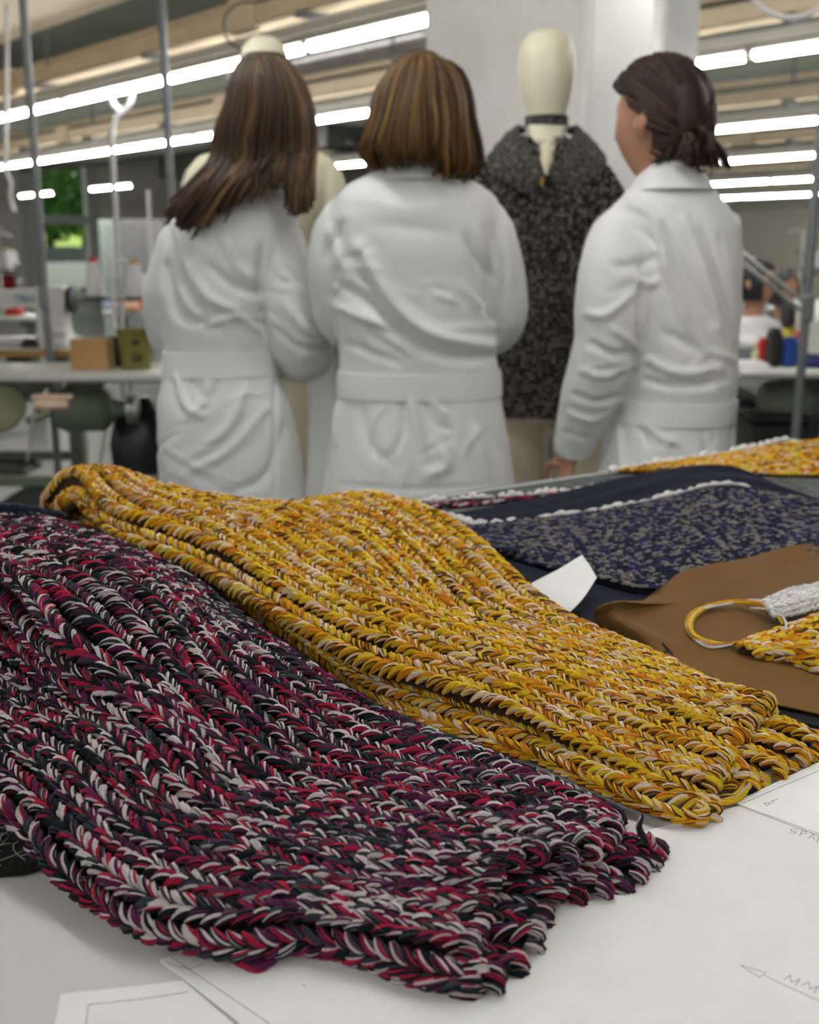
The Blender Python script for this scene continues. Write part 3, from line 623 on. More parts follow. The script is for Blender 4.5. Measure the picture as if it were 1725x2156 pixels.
    if fuzz:                                                # stray wool fibres standing off the yarn
        k = rng.choice(len(V), fuzz); base = V[k]; n = fuzz
        d = rng.normal(0, 1, (n, 3)); d[:, 2] = np.abs(d[:, 2]) * 0.8; d /= np.linalg.norm(d, axis=1, keepdims=True); e = np.cross(d, rng.normal(0, 1, (n, 3)))
        e /= np.linalg.norm(e, axis=1, keepdims=True); tt = np.linspace(0, 1, 4)[None, :, None]; ln = rng.uniform(0.003, 0.009, (n, 1, 1))
        path = base[:, None] + d[:, None] * ln * tt + e[:, None] * ln * 0.5 * tt ** 2
        Vh, q, c, f = yarn_legs(path, np.repeat(e[:, None], 4, 1), np.full(n, 0.00011), pick(pal, n, 1, 0.0) * 0.8, 4, 1, 3, 0.0, 0.0)
        o2 = link_mesh('knit_fuzz', np_mesh('fuzz', Vh, q, c, f), fibre_mat('wool_yarn'), parent); o2['kind'] = 'stuff'
    return o

def yarn_strand(name, pts, r, pal, parent=None, n=40, label=None, cat=None, turns=5.0, lobes=5, origin=None, group=None):
    """a loose length of plied yarn along a curve"""
    P = smooth_path(pts, n)[None]
    T = np.gradient(P[0], axis=0); N = np.zeros_like(P); x, _ = frame(T[0])
    for i in range(n):
        t = T[i] / np.linalg.norm(T[i]); x = x - t * (x @ t); x /= np.linalg.norm(x); N[0, i] = x
    V, q, c, f = yarn_legs(P, N, np.array([r]), pick(pal, 1, lobes), n, lobes, 15, twist=turns, rlob=0.2)
    f[:, 0] *= n / 8.0
    me = np_mesh(name, V, q, c, f)
    o = link_mesh(name, me, fibre_mat('wool_yarn'), parent, origin if origin is not None else tuple(P[0].mean(0)) if parent is None else None)
    if label: props(o, label, cat, group)
    return o

PAL_PURPLE = [((0.011, 0.012, 0.016), 0.33), ((0.54, 0.48, 0.49), 0.23), ((0.36, 0.014, 0.045), 0.14), ((0.11, 0.016, 0.060), 0.17), ((0.04, 0.048, 0.056), 0.12)]
PAL_MUSTARD = [((0.66, 0.37, 0.015), 0.30), ((0.70, 0.52, 0.03), 0.16), ((0.55, 0.18, 0.010), 0.20), ((0.74, 0.56, 0.42), 0.22), ((0.13, 0.045, 0.006), 0.14)]
PAL_NAVY = [((0.014, 0.016, 0.030), 0.46), ((0.030, 0.030, 0.10), 0.24), ((0.20, 0.185, 0.165), 0.30)]
PAL_WHITE = [((0.80, 0.79, 0.76), 0.7), ((0.7, 0.68, 0.64), 0.3)]

pu = thing('knitted_panel', 'folded chunky rib knit panel in burgundy, black and grey marled wool', 'knitwear', tuple(on_t(500, 1800)))
knit('purple', PURPLE, PAL_PURPLE, (0.010, 0.007, 0.010), pu, stitch=9.3, shrink=0.76, bumps=7, wave=1.5, wave_from=0.9, fuzz=3600)
o = knit('purple_under', PURPLE_UNDER, PAL_PURPLE, (0.010, 0.007, 0.010), pu, stitch=7.4, bumps=7, wave=2.5, wave_from=0.5)
mu = thing('knitted_panel', 'folded chunky rib knit panel in mustard, orange and cream marled wool', 'knitwear', tuple(on_t(800, 1400)))
knit('mustard', MUSTARD, PAL_MUSTARD, (0.05, 0.022, 0.004), mu, stitch=9.3, shrink=0.74, bumps=7, wave=3.0, wave_from=0.9, fuzz=2800)
knit('mustard_under', MUSTARD_UNDER[:3], PAL_MUSTARD, (0.05, 0.022, 0.004), mu, stitch=9.2, shrink=0.76, bumps=7)
knit('mustard_under', [(c * 1.35, l) for c, l in MUSTARD_UNDER[3:]], PAL_MUSTARD, (0.05, 0.022, 0.004), mu, stitch=7.4, bumps=7, wave=3.5, wave_from=0.6)
# ================================================================ cutting table and what lies on it
E1 = np.array([0.83, 0.557]); E1 /= np.linalg.norm(E1); E2 = np.array([E1[1], -E1[0]])   # along the far edge / towards the photographer
T0 = np.array([0.005, 1.562])
def tpt(a, c, z): p = T0 + E1 * a + E2 * c; return (p[0], p[1], z)
TROT = math.atan2(E1[1], E1[0])
m_lam = mat('white_laminate', (0.62, 0.61, 0.59), 0.35, (0.60, 0.59, 0.57), 3.0, 0.03, 200)
m_edge = mat('grey_edge_band', (0.16, 0.17, 0.17), 0.5)
tb = thing('cutting_table', 'large white cutting table covered with knit panels and fabric', 'table', tpt(0.4, 0.6, 0))
a0, a1, dp = -1.5, 2.3, 1.25
b = MB(); b.box(tpt((a0 + a1) / 2, dp / 2, TZ - 0.016), (a1 - a0, dp, 0.032), TROT, 0.003); b.build('table_top', m_lam, tb)
b = MB()
b.box(tpt((a0 + a1) / 2, -0.004, TZ - 0.016), (a1 - a0, 0.008, 0.031), TROT, 0.002); b.build('edge_band', m_edge, tb)
for a in (a0 + 0.1, (a0 + a1) / 2, a1 - 0.1):
    for c in (0.10, dp - 0.10):
        b = MB(); b.box(tpt(a, c, (TZ - 0.032) / 2), (0.05, 0.05, TZ - 0.032), TROT, 0.004); b.build('leg', m_steel, tb)
b = MB(); b.box(tpt((a0 + a1) / 2, 0.10, 0.2), (a1 - a0 - 0.2, 0.03, 0.05), TROT, 0.004); b.build('stretcher', m_steel, tb)

def quad_grid(top, bot, nu=24, nv=10, lump=0.0, seed=0):
    """sheet between two edge curves given as (photo x, photo y, mm)"""
    A = smooth_path([on_t(*p) for p in top], nu); B = smooth_path([on_t(*p) for p in bot], nu)
    t = np.linspace(0, 1, nv)[:, None, None]
    G = A[None] * (1 - t) + B[None] * t
    if lump:
        r = np.random.default_rng(seed); u, v = np.meshgrid(np.linspace(0, 1, nu), np.linspace(0, 1, nv))
        for _ in range(7):
            f = r.uniform(1, 4, 2); G[..., 2] += lump / 7000 * np.sin(6.28 * (f[0] * u + f[1] * v + r.random()))
    return G
def fabric(name, label, top, bot, m, thick=0.0012, lump=0.0, nu=30, nv=14, cat='fabric', seed=0, mids=None):
    if mids:
        rows = [top] + mids + [bot]; A = np.stack([smooth_path([on_t(*p) for p in r], nu) for r in rows])
        G = spline(A.reshape(len(rows), -1), np.linspace(0, len(rows) - 1, nv)).reshape(nv, nu, 3)
        if lump:
            r = np.random.default_rng(seed); u, v = np.meshgrid(np.linspace(0, 1, nu), np.linspace(0, 1, nv))
            for _ in range(7): f = r.uniform(1, 4, 2); G[..., 2] += lump / 7000 * np.sin(6.28 * (f[0] * u + f[1] * v + r.random()))
    else: G = quad_grid(top, bot, nu, nv, lump, seed)
    G[..., 2] = np.maximum(G[..., 2], TZ + thick + 0.0003)
    b = MB(); b.sheet(G, thick)
    return props(b.build(name, m, origin=tuple(G.reshape(-1, 3).mean(0) * (1, 1, 0) + (0, 0, TZ))), label, cat), G

# ---- paper patterns with pencil marks
m_paper = mat('pattern_card', (0.83, 0.83, 0.81), 0.8, (0.80, 0.80, 0.78), 30.0, 0.08, 500)
m_pencil = mat('pencil', (0.22, 0.22, 0.22), 0.8, (0.42, 0.42, 0.42), 300)
def paper(label, poly, mm, thick=0.5):
    top = [on_t(x, y, mm) for x, y in poly]; n = len(top)
    c = np.mean(top, 0); t = thing('pattern_sheet', label, 'paper', (c[0], c[1], TZ + (mm - thick) / 1000), 'paper pattern sheets on the table')
    V = top + [p - np.array([0, 0, thick / 1000]) for p in top]
    F = [tuple(range(n)), tuple(range(2 * n - 1, n - 1, -1))] + [(i, n + i, n + (i + 1) % n, (i + 1) % n) for i in range(n)]
    b = MB(); b.raw(V, F); b.build('sheet', m_paper, t, smooth=False)
    return t, mm
def strokes(name, t, polys, w=0.00045, label=None):
    p, mm = t; b = MB()
    for pl in polys:
        P = np.array([on_t(x, y, mm + 0.12) for x, y in pl])
        for i in range(len(P) - 1):
            d = P[i + 1] - P[i]; d /= np.linalg.norm(d) + 1e-12; s = np.array([-d[1], d[0], 0]) * w / 2
            q = [P[i] - s - d * w * .3, P[i + 1] - s + d * w * .3, P[i + 1] + s + d * w * .3, P[i] + s - d * w * .3]
            b.raw([*q, *[k - np.array([0, 0, 0.0001]) for k in q]], [(0, 1, 2, 3), (7, 6, 5, 4), (0, 4, 5, 1), (1, 5, 6, 2), (2, 6, 7, 3), (3, 7, 4, 0)])
    o = b.build(name, m_pencil, p, smooth=False)
    if label: o['label'] = label
def cr(pts, ox=1350, oy=1600, k=3.8773): return [(ox + x / k, oy + y / k) for x, y in pts]
big = paper('large white pattern sheet with pencilled arrow under the burgundy knit', [(337, 2019), (620, 1955), (1000, 1850), (1300, 1765), (1500, 1712), (1900, 1600), (2050, 2260), (590, 2260), (507, 2156)], 1.8, 1.6)
strokes('seam_line', big, [[(355, 2010), (398, 2040), (560, 2150), (640, 2220)], [(398, 2040), (352, 2028)], [(398, 2040), (430, 2030)], [(636, 2073), (645, 2076)]])
strokes('arrow', big, [cr([(812, 1675), (1022, 1735), (968, 1773), (812, 1675)]), cr([(995, 1752), (1200, 1850), (1454, 1965), (1700, 2080)])], label='pencilled grain arrow')
strokes('lettering', big, [cr([(1165, 1795), (1218, 1755), (1228, 1812), (1300, 1788), (1262, 1838)]), cr([(1310, 1838), (1372, 1812), (1378, 1868), (1450, 1848), (1410, 1900)])], label='pencilled letters MM')
strokes('lettering', big, [cr([(1282, 574), (1262, 562), (1228, 565), (1220, 575), (1240, 583), (1268, 588), (1262, 598), (1236, 600), (1212, 594)]),
                           cr([(1296, 620), (1318, 575), (1352, 585), (1350, 600), (1306, 602)]), cr([(1364, 640), (1408, 605), (1418, 660)]), cr([(1378, 630), (1414, 634)]),
                           cr([(1450, 628), (1438, 668), (1490, 686)])], label='pencilled letters SPAL')
up = paper('smaller white pattern sheet reading INT beside the mustard knit', [(1546, 1688), (1640, 1644), (1725, 1604), (1900, 1522), (1990, 1790), (1725, 1758), (1630, 1722)], 2.6, 0.7)
strokes('seam_line', up, [cr([(835, 352), (1000, 280), (1200, 195), (1454, 86), (1700, -20)]), cr([(790, 372), (900, 405), (1100, 470), (1300, 545), (1454, 600)])])
strokes('lettering', up, [cr([(1006, 356), (1022, 350)]), cr([(1014, 353), (1030, 372)]), cr([(1022, 376), (1038, 369)]), cr([(1050, 368), (1036, 346), (1072, 357), (1060, 335)]), cr([(1092, 348), (1078, 328)]), cr([(1066, 334), (1116, 318)])], label='pencilled letters INT')
small = paper('white pattern sheet corner lying below the big pattern sheet', [(128, 2092), (250, 2080), (386, 2064), (494, 2156), (600, 2260), (95, 2260)], 1.5, 1.2)
strokes('seam_line', small, [[(186, 2115), (300, 2103), (396, 2088)], [(186, 2115), (176, 2200)]])
# ---- grey, navy, brown, black cloths
m_navy = mat('navy_lining', (0.012, 0.013, 0.028), 0.75, (0.008, 0.009, 0.020), 3.0, 0.06, 300, spec=0.15)
m_gcloth = mat('grey_felt', (0.105, 0.112, 0.112), 0.95, (0.05, 0.055, 0.055), 40, 0.1, 600)
m_brown = mat('brown_lining', (0.155, 0.078, 0.022), 0.8, (0.135, 0.068, 0.019), 2.0, 0.05, 400, spec=0.2)
m_black = mat('black_cloth', (0.004, 0.004, 0.004), 0.95, (0.009, 0.009, 0.009), 90, 0.3, 400)
fabric('felt_mat', 'dark grey felt along the far table edge', [(620, 1094, 2), (760, 1073, 2), (870, 1056, 2), (1340, 987, 2), (1560, 957, 2), (1900, 912, 2)], [(900, 1120, 2), (1000, 1110, 2), (1130, 1090, 2), (1340, 1070, 2), (1725, 1060, 2), (1950, 1040, 2)], m_gcloth, 0.0015)
fabric('navy_lining_cloth', 'flat navy lining fabric under the white paper tag', [(900, 1100, 5), (1100, 1100, 5), (1400, 1090, 5), (1900, 1080, 5)], [(1080, 1290, 5), (1250, 1360, 4), (1420, 1330, 4), (1900, 1250, 5)], m_navy, 0.001, 1.5)
fabric('navy_folded_cloth', 'folded navy fabric standing up behind the blue marled knit', [(960, 1078, 10), (1060, 1060, 14), (1140, 1046, 20), (1250, 1020, 26), (1340, 1000, 32), (1430, 984, 36), (1530, 982, 36), (1600, 1000, 30), (1680, 1035, 20), (1780, 1070, 10)],
       [(930, 1098, 4), (1060, 1095, 6), (1140, 1088, 8), (1250, 1075, 10), (1340, 1060, 12), (1430, 1045, 14), (1530, 1032, 16), (1620, 1045, 14), (1700, 1065, 12), (1800, 1095, 6)], m_navy, 0.002, 4.0, 40, 14, seed=3)
# marled knit, far mustard and maroon knits: finer gauge
def flat_knit(label, rows, pal, back, stitch, cols, K=5, around=7, lobes=3, name='knitted_panel', **kw):
    t = thing(name, label, 'knitwear', tuple(on_t(*rows[len(rows) // 2][len(rows[0]) // 2][:2])))
    n = len(rows); D = [(cols * i / (n - 1), r) for i, r in enumerate(rows)]
    knit(label.split()[0] + str(cols), D, pal, back, t, stitch=stitch, K=K, around=around, lobes=lobes, rib=0.16, fat=0.34, flip=True, **kw)
    return t
bl = flat_knit('flat blue and grey marled knit panel with a white edge', [
    [(960, 1112, 8), (1100, 1096, 12), (1250, 1078, 15), (1400, 1050, 20), (1520, 1030, 24), (1640, 1040, 22), (1760, 1062, 16), (1900, 1090, 12)],
    [(985, 1128, 12), (1120, 1118, 16), (1260, 1106, 18), (1400, 1088, 20), (1530, 1075, 22), (1650, 1080, 21), (1770, 1094, 18), (1900, 1115, 14)],
    [(1010, 1142, 14), (1140, 1142, 17), (1270, 1136, 18), (1410, 1126, 19), (1540, 1120, 20), (1660, 1118, 20), (1780, 1122, 18), (1900, 1140, 15)],
    [(1030, 1152, 14), (1150, 1168, 16), (1290, 1178, 17), (1420, 1176, 18), (1550, 1164, 18), (1680, 1152, 18), (1790, 1150, 18), (1900, 1160, 15)],
    [(1045, 1160, 9), (1160, 1192, 10), (1280, 1222, 11), (1372, 1240, 11), (1500, 1226, 12), (1640, 1200, 12), (1780, 1180, 12), (1900, 1180, 12)]], PAL_NAVY, (0.008, 0.009, 0.018), 6.6, 38, K=4, around=6, lobes=2, run=0.0, edge=False)
fy = flat_knit('mustard knit panel lying at the far right table edge', [
    [(1300, 992, 6), (1420, 972, 8), (1540, 954, 10), (1650, 934, 12), (1760, 924, 12), (1900, 915, 12)],
    [(1340, 990, 9), (1440, 980, 12), (1560, 970, 14), (1670, 958, 14), (1780, 950, 14), (1900, 945, 14)],
    [(1380, 986, 6), (1480, 990, 7), (1590, 997, 7), (1700, 1000, 7), (1800, 1000, 7), (1900, 1000, 7)]], PAL_MUSTARD, (0.10, 0.05, 0.006), 8.0, 12, edge=False)
mr = flat_knit('thin maroon knit strip with a white edge behind the navy fabric', [
    [(820, 1068, 4), (900, 1060, 6), (1000, 1052, 6), (1100, 1044, 6), (1180, 1036, 6)],
    [(840, 1078, 4), (920, 1070, 5), (1010, 1062, 5), (1110, 1052, 5), (1190, 1042, 5)]], PAL_PURPLE, (0.04, 0.01, 0.02), 8.0, 3, edge=False)
def lumpy_edge(parent, pts, r, name='white_edge'):
    """white waste-yarn edge: an uneven knitted cord"""
    P = smooth_path([on_t(*p) for p in pts], 70); n = len(P)
    rad = r / 1000 * np.abs(1 + 0.35 * np.sin(np.arange(n) * 1.7) + 0.4 * np.sin(np.arange(n) * 0.43 + 1) + 0.2 * rng.standard_normal(n)).clip(0.35, 1.9)
    P = P + np.stack([np.zeros(n), np.zeros(n), rad * 0.6], 1)
    b = MB(); b.tube(P, rad, 8, 0.8)
    o = b.build(name, mat('white_yarn', (0.84, 0.83, 0.80), 0.9, (0.7, 0.69, 0.66), 300, 0.5, 600), parent)
    o['label'] = 'white waste yarn edge'
lumpy_edge(bl, [(925, 1088, 5), (965, 1098, 6), (1000, 1108, 8), (1025, 1104, 9)], 4.5)
lumpy_edge(bl, [(1035, 1106, 9), (1120, 1094, 12), (1220, 1081, 15), (1330, 1062, 18), (1420, 1042, 22), (1480, 1026, 25), (1540, 1020, 26), (1580, 1026, 24)], 3.2)
lumpy_edge(fy, [(1285, 997, 3), (1340, 984, 6), (1420, 972, 8), (1490, 962, 9), (1560, 949, 11), (1610, 938, 12), (1660, 928, 13), (1690, 932, 12)], 5.0)
lumpy_edge(mr, [(830, 1066, 4), (900, 1057, 6), (960, 1053, 7), (1040, 1048, 7), (1130, 1042, 7), (1190, 1034, 7)], 4.0)
lumpy_edge(mr, [(1190, 1036, 5), (1260, 1022, 5), (1320, 1012, 5)], 2.0)
# brown and black
BR = [
 [(1392, 1242, 16), (1430, 1206, 20), (1500, 1188, 22), (1600, 1166, 22), (1725, 1140, 22), (1900, 1105, 22)],
 [(1332, 1272, 14), (1372, 1262, 16), (1420, 1262, 16), (1520, 1248, 14), (1640, 1230, 13), (1740, 1215, 13), (1900, 1190, 12)],
 [(1262, 1276, 30), (1296, 1266, 40), (1340, 1288, 20), (1420, 1322, 11), (1540, 1330, 11), (1680, 1320, 10), (1900, 1290, 10)],
 [(1250, 1302, 14), (1290, 1302, 26), (1340, 1322, 24), (1420, 1362, 11), (1540, 1398, 10), (1700, 1410, 9), (1900, 1400, 9)],
 [(1246, 1318, 6), (1300, 1340, 8), (1350, 1360, 9), (1430, 1412, 8), (1520, 1456, 7), (1640, 1484, 7), (1780, 1512, 7), (1900, 1530, 7)]]
fabric('black_cloth', 'black cloth showing under the edge of the brown lining', [(1290, 1330, 10), (1345, 1332, 16), (1395, 1352, 14), (1450, 1400, 6), (1600, 1440, 4), (1900, 1450, 4)], [(1310, 1372, 3), (1380, 1400, 3), (1440, 1440, 3), (1520, 1476, 3), (1640, 1510, 3), (1900, 1566, 3)], m_black, 0.0025, 1.0)
fabric('brown_lining_cloth', 'smooth brown lining fabric with a rumpled corner', BR[0], BR[-1], m_brown, 0.0012, 2.0, 50, 26, mids=BR[1:-1], seed=5)
# paper tag standing out from under the mustard knit
rows = [[(1085, 1246, 22), (1130, 1222, 30), (1180, 1196, 36), (1226, 1168, 40)], [(1110, 1264, 18), (1150, 1243, 24), (1198, 1218, 30), (1243, 1192, 34)], [(1160, 1302, 10), (1186, 1299, 12), (1226, 1262, 20), (1257, 1216, 26)]]
A = np.stack([smooth_path([on_t(*p) for p in r], 14) for r in rows]); G = spline(A.reshape(3, -1), np.linspace(0, 2, 8)).reshape(8, 14, 3)
b = MB(); b.sheet(G, 0.0004); props(b.build('paper_tag', m_paper, origin=tuple(on_t(1175, 1240))), 'curled white paper tag sticking out from the mustard knit', 'paper tag')
# small mustard swatch on the brown lining
sw = flat_knit('small mustard knit swatch lying on the brown lining', [
    [(1548, 1362, 14), (1600, 1340, 18), (1660, 1318, 20), (1725, 1296, 22), (1800, 1270, 22)],
    [(1570, 1362, 18), (1630, 1350, 22), (1690, 1338, 24), (1750, 1322, 24), (1830, 1300, 24)],
    [(1590, 1374, 16), (1650, 1372, 20), (1710, 1372, 22), (1770, 1372, 22), (1850, 1370, 22)],
    [(1600, 1384, 9), (1660, 1398, 9), (1720, 1414, 9), (1780, 1430, 9), (1860, 1450, 9)]], PAL_MUSTARD, (0.06, 0.03, 0.005), 8.2, 6, K=7, around=10, lobes=5, edge=False)
for i in range(4):
    d = i * 5
    yarn_strand('yarn_loop', [on_t(1566 + d, 1350 + i * 2, 16), on_t(1500 + d, 1358 - i, 12), on_t(1455 + i * 2, 1335, 12 + i), on_t(1452 + i * 3, 1300, 14), on_t(1490 + d, 1277 - i, 16), on_t(1560 + d, 1266 + i, 20), on_t(1610 + d, 1276 + i, 22), on_t(1650, 1300 + d, 22)], 0.0022, PAL_MUSTARD, sw, 60)
yarn_strand('white_yarn_loop', [on_t(1568, 1352, 17), on_t(1490, 1362, 12), on_t(1446, 1322, 12), on_t(1462, 1288, 15), on_t(1530, 1272, 18), on_t(1600, 1264, 20), on_t(1640, 1290, 22), on_t(1662, 1330, 24), on_t(1660, 1352, 22)], 0.0012, PAL_WHITE, sw, 60, turns=3)
yarn_strand('white_yarn_loop', [on_t(1580, 1280, 18), on_t(1630, 1285, 24), on_t(1655, 1310, 26), on_t(1648, 1345, 24)], 0.0011, PAL_WHITE, sw, 40, turns=3)
wf = flat_knit('white waste-yarn knit bunched on the small mustard swatch', [
    [(1608, 1268, 22), (1650, 1246, 28), (1700, 1234, 30), (1760, 1222, 30)],
    [(1618, 1284, 24), (1660, 1270, 32), (1710, 1256, 34), (1770, 1246, 34)],
    [(1630, 1296, 22), (1680, 1288, 26), (1725, 1276, 28), (1780, 1266, 28)]], PAL_WHITE, (0.6, 0.59, 0.56), 6.5, 5, edge=False)
# loose ends
yarn_strand('yarn_tail', [on_t(1482, 1690, 14), on_t(1520, 1690, 6), on_t(1552, 1682, 5), on_t(1578, 1650, 8), on_t(1570, 1612, 16), on_t(1540, 1586, 22), on_t(1515, 1580, 24)], 0.0020, PAL_MUSTARD, mu, 50)
yarn_strand('yarn_tail', [on_t(1478, 1694, 13), on_t(1522, 1680, 5), on_t(1548, 1675, 4), on_t(1566, 1648, 8), on_t(1558, 1612, 16), on_t(1532, 1590, 21), on_t(1505, 1584, 24)], 0.0020, PAL_MUSTARD, mu, 50)
yarn_strand('yarn_tail', [on_t(1486, 1688, 14), on_t(1528, 1686, 5), on_t(1560, 1674, 5), on_t(1574, 1640, 9), on_t(1560, 1604, 17), on_t(1530, 1582, 23)], 0.0018, PAL_MUSTARD, mu, 50)
PAL_RED = [((0.42, 0.02, 0.07), 0.5), ((0.55, 0.5, 0.5), 0.25), ((0.02, 0.02, 0.025), 0.25)]
yarn_strand('yarn_tail', [on_t(1376, 1790, 8), on_t(1360, 1768, 20), on_t(1346, 1745, 30), on_t(1352, 1716, 40)], 0.0020, PAL_RED, pu, 24)
yarn_strand('yarn_tail', [on_t(1380, 1792, 8), on_t(1374, 1770, 16), on_t(1366, 1752, 22)], 0.0018, PAL_RED, pu, 20)
yarn_strand('yarn_tail', [on_t(1290, 1735, 18), on_t(1300, 1728, 22), on_t(1306, 1722, 24)], 0.0018, PAL_RED, pu, 14)
yarn_strand('thread_scrap', [on_t(1565, 1668, 4), on_t(1585, 1658, 3.6), on_t(1616, 1641, 3.6)], 0.0014, [((0.38, 0.02, 0.08), 1)], None, 24, 'short crimson thread scrap beside the mustard yarn loop', 'thread')
yarn_strand('thread_scrap', [on_t(1562, 1675, 3.6), on_t(1580, 1668, 3.6), on_t(1597, 1661, 3.6)], 0.0014, [((0.012, 0.012, 0.02), 1)], None, 20, 'short black thread scrap beside the mustard yarn loop', 'thread')
yarn_strand('loose_loop', [on_t(470, 1990, 8), on_t(505, 2022, 5), on_t(545, 2036, 4), on_t(572, 2022, 5), on_t(585, 2000, 10)], 0.0026, PAL_PURPLE, pu, 30)
# navy chunky knit peeping out behind the burgundy one; black mohair under it
nk = thing('knitted_panel', 'dark navy chunky knit showing behind the burgundy panel', 'knitwear', tuple(on_t(40, 1085)))
knit('navy', [(0, [(-160, 1096, 60), (0, 1094, 64), (60, 1098, 62), (140, 1110, 55)]), (1, [(-160, 1078, 76), (0, 1080, 78), (60, 1085, 75), (140, 1100, 66)]), (2, [(-160, 1066, 70), (0, 1069, 70), (60, 1075, 68), (140, 1092, 60)]), (3, [(-160, 1072, 40), (0, 1076, 40), (60, 1082, 40), (140, 1096, 40)])], [((0.015, 0.018, 0.035), 0.8), ((0.06, 0.06, 0.09), 0.2)], (0.006, 0.007, 0.012), nk, stitch=11, edge=False)
mo = thing('mohair_garment', 'black fluffy mohair garment under the burgundy knit', 'knitwear', tuple(on_t(0, 1800)))
G = quad_grid([(-200, 1600, 24), (0, 1690, 26), (60, 1752, 18), (110, 1815, 9)], [(-200, 1862, 2), (0, 1846, 2), (50, 1843, 2), (100, 1828, 2)], 22, 10)
w = np.sin(np.linspace(0, np.pi, 10))[:, None]; G[..., 2] += 0.006 * w
b = MB(); b.sheet(G, 0.002); b.build('mohair_ground', mat('black_mohair', (0.006, 0.006, 0.006), 1.0, (0.012, 0.012, 0.012), 120, 0.8, 300), mo)
b = MB()
for i in range(70):
    p = G[rng.integers(1, 9), rng.integers(2, 21)] + np.array([0, 0, 0.002]); a = rng.uniform(0, 6.28); r = rng.uniform(0.006, 0.016)
    P = [p + np.array([r * (math.cos(a + t) - math.cos(a)), r * (math.sin(a + t) - math.sin(a)), 0.006 * math.sin(t)]) for t in np.linspace(0, rng.uniform(1.5, 3.0), 7)]
    b.tube(P, 0.00035, 4)
o = b.build('mohair_fuzz', mat('grey_fibre', (0.16, 0.16, 0.15), 0.9), mo); o['kind'] = 'stuff'
sc = flat_knit('small maroon knit scrap behind the mustard fold', [
    [(585, 1076, 20), (620, 1058, 40), (660, 1054, 44), (700, 1058, 40)], [(590, 1080, 10), (630, 1070, 26), (670, 1068, 30), (710, 1070, 24)]], PAL_RED, (0.08, 0.01, 0.02), 9, 2, edge=False)
# ================================================================ people and mannequins
def solid(mb, voxel, smooth=4):
    """one continuous surface round all shapes collected in mb"""
    me = mb.mesh('tmp', False); o = bpy.data.objects.new('tmp', me); COL.objects.link(o)
    r = o.modifiers.new('r', 'REMESH'); r.mode = 'VOXEL'; r.voxel_size = voxel; r.use_smooth_shade = True
    s = o.modifiers.new('s', 'SMOOTH'); s.iterations = smooth; s.factor = 0.5
    dg = bpy.context.evaluated_depsgraph_get(); dg.update()
    out = bpy.data.meshes.new_from_object(o.evaluated_get(dg))
    bpy.data.objects.remove(o); bpy.data.meshes.remove(me)
    out.materials.clear()
    out.polygons.foreach_set('use_smooth', np.ones(len(out.polygons), bool))
    return out
def coords(me): c = np.empty(len(me.vertices) * 3); me.vertices.foreach_get('co', c); return c.reshape(-1, 3)
def normals(me): c = np.empty(len(me.vertices) * 3, np.float32); me.vertices.foreach_get('normal', c); return c.reshape(-1, 3).astype(float)
def wavy(P, freqs, seed, n=10):
    r = np.random.default_rng(seed); out = np.zeros(len(P))
    W = P + 0.03 * np.sin(P[:, [1, 2, 0]] * 21 + 1.3)
    for _ in range(n):
        k = r.normal(0, 1, 3); k /= np.linalg.norm(k); f = r.uniform(*freqs)
        out += np.sin(W @ k * f + r.uniform(0, 6.28))
    return out / math.sqrt(n)
def creases(area, n, seed):
    """extra short creases scattered over a part of the coat: (x0, y0, x1, y1, main angle)"""
    r = np.random.default_rng(seed); out = []
    for i in range(n):
        x0, y0, x1, y1, ang = area[i % len(area)]
        c = np.array([r.uniform(x0, x1), r.uniform(y0, y1)]); a = math.radians(ang + r.normal(0, 22)); l = r.uniform(18, 48)
        d = np.array([math.cos(a), math.sin(a)]) * l; bnd = np.array([-d[1], d[0]]) * r.uniform(-0.25, 0.25)
        out.append(([tuple(c - d), tuple(c + bnd), tuple(c + d)], r.uniform(5, 9), r.choice([-1, 1]) * r.uniform(1.6, 3.4)))
    return out
def fold(me, folds, Yref, small=0.0015, seed=1):
    """press cloth folds into the side that faces the room: (photo polyline, width px, depth mm)"""
    P = coords(me); N = normals(me); px = project(P); back = np.clip(-N[:, 1] * 2 + 0.4, 0, 1)
    d = small * wavy(P, (14, 34), seed) + 0.5 * small * (np.abs(wavy(P, (30, 55), seed + 5)) - 0.6)
    for pts, w, amp in folds:
        C = smooth_path(np.array(pts, float), 40) if len(pts) > 1 else np.array(pts, float)
        D = np.full(len(P), 1e9); near = np.zeros(len(P))
        for i, c in enumerate(C):
            e = ((px - c) ** 2).sum(1); m = e < D; D[m] = e[m]; near[m] = i / max(1, len(C) - 1)
        taper = np.clip(np.sin(np.pi * (0.08 + 0.84 * near)), 0, 1) ** 0.6
        D1_ = np.sqrt(D); g = 0.55 * np.exp(-D / (w * w)) + 0.55 * np.exp(-D1_ / (0.55 * w)) - 0.42 * np.exp(-D / (2.4 * w * w))
        d += amp / 1000 * g * taper * back * 2.7
    P = P + N * d[:, None]
    me.vertices.foreach_set('co', P.ravel()); me.update()
def ring(py, l, r, Y, dep, yo=0.0, n=44, ex=2.3, inset=0.0):
    c0, c1 = at_y(l, py, Y), at_y(r, py, Y); c = (c0 + c1) / 2; a = (c1[0] - c0[0]) / 2 - inset; dep = dep - inset
    t = np.linspace(0, 2 * np.pi, n, endpoint=False)
    f = lambda v: np.sign(v) * np.abs(v) ** (2 / ex)
    return [(c[0] + a * f(math.cos(k)), Y + yo + dep * f(math.sin(k)), c[2]) for k in t]
def pp(x, y, Y): return at_y(x, y, Y)

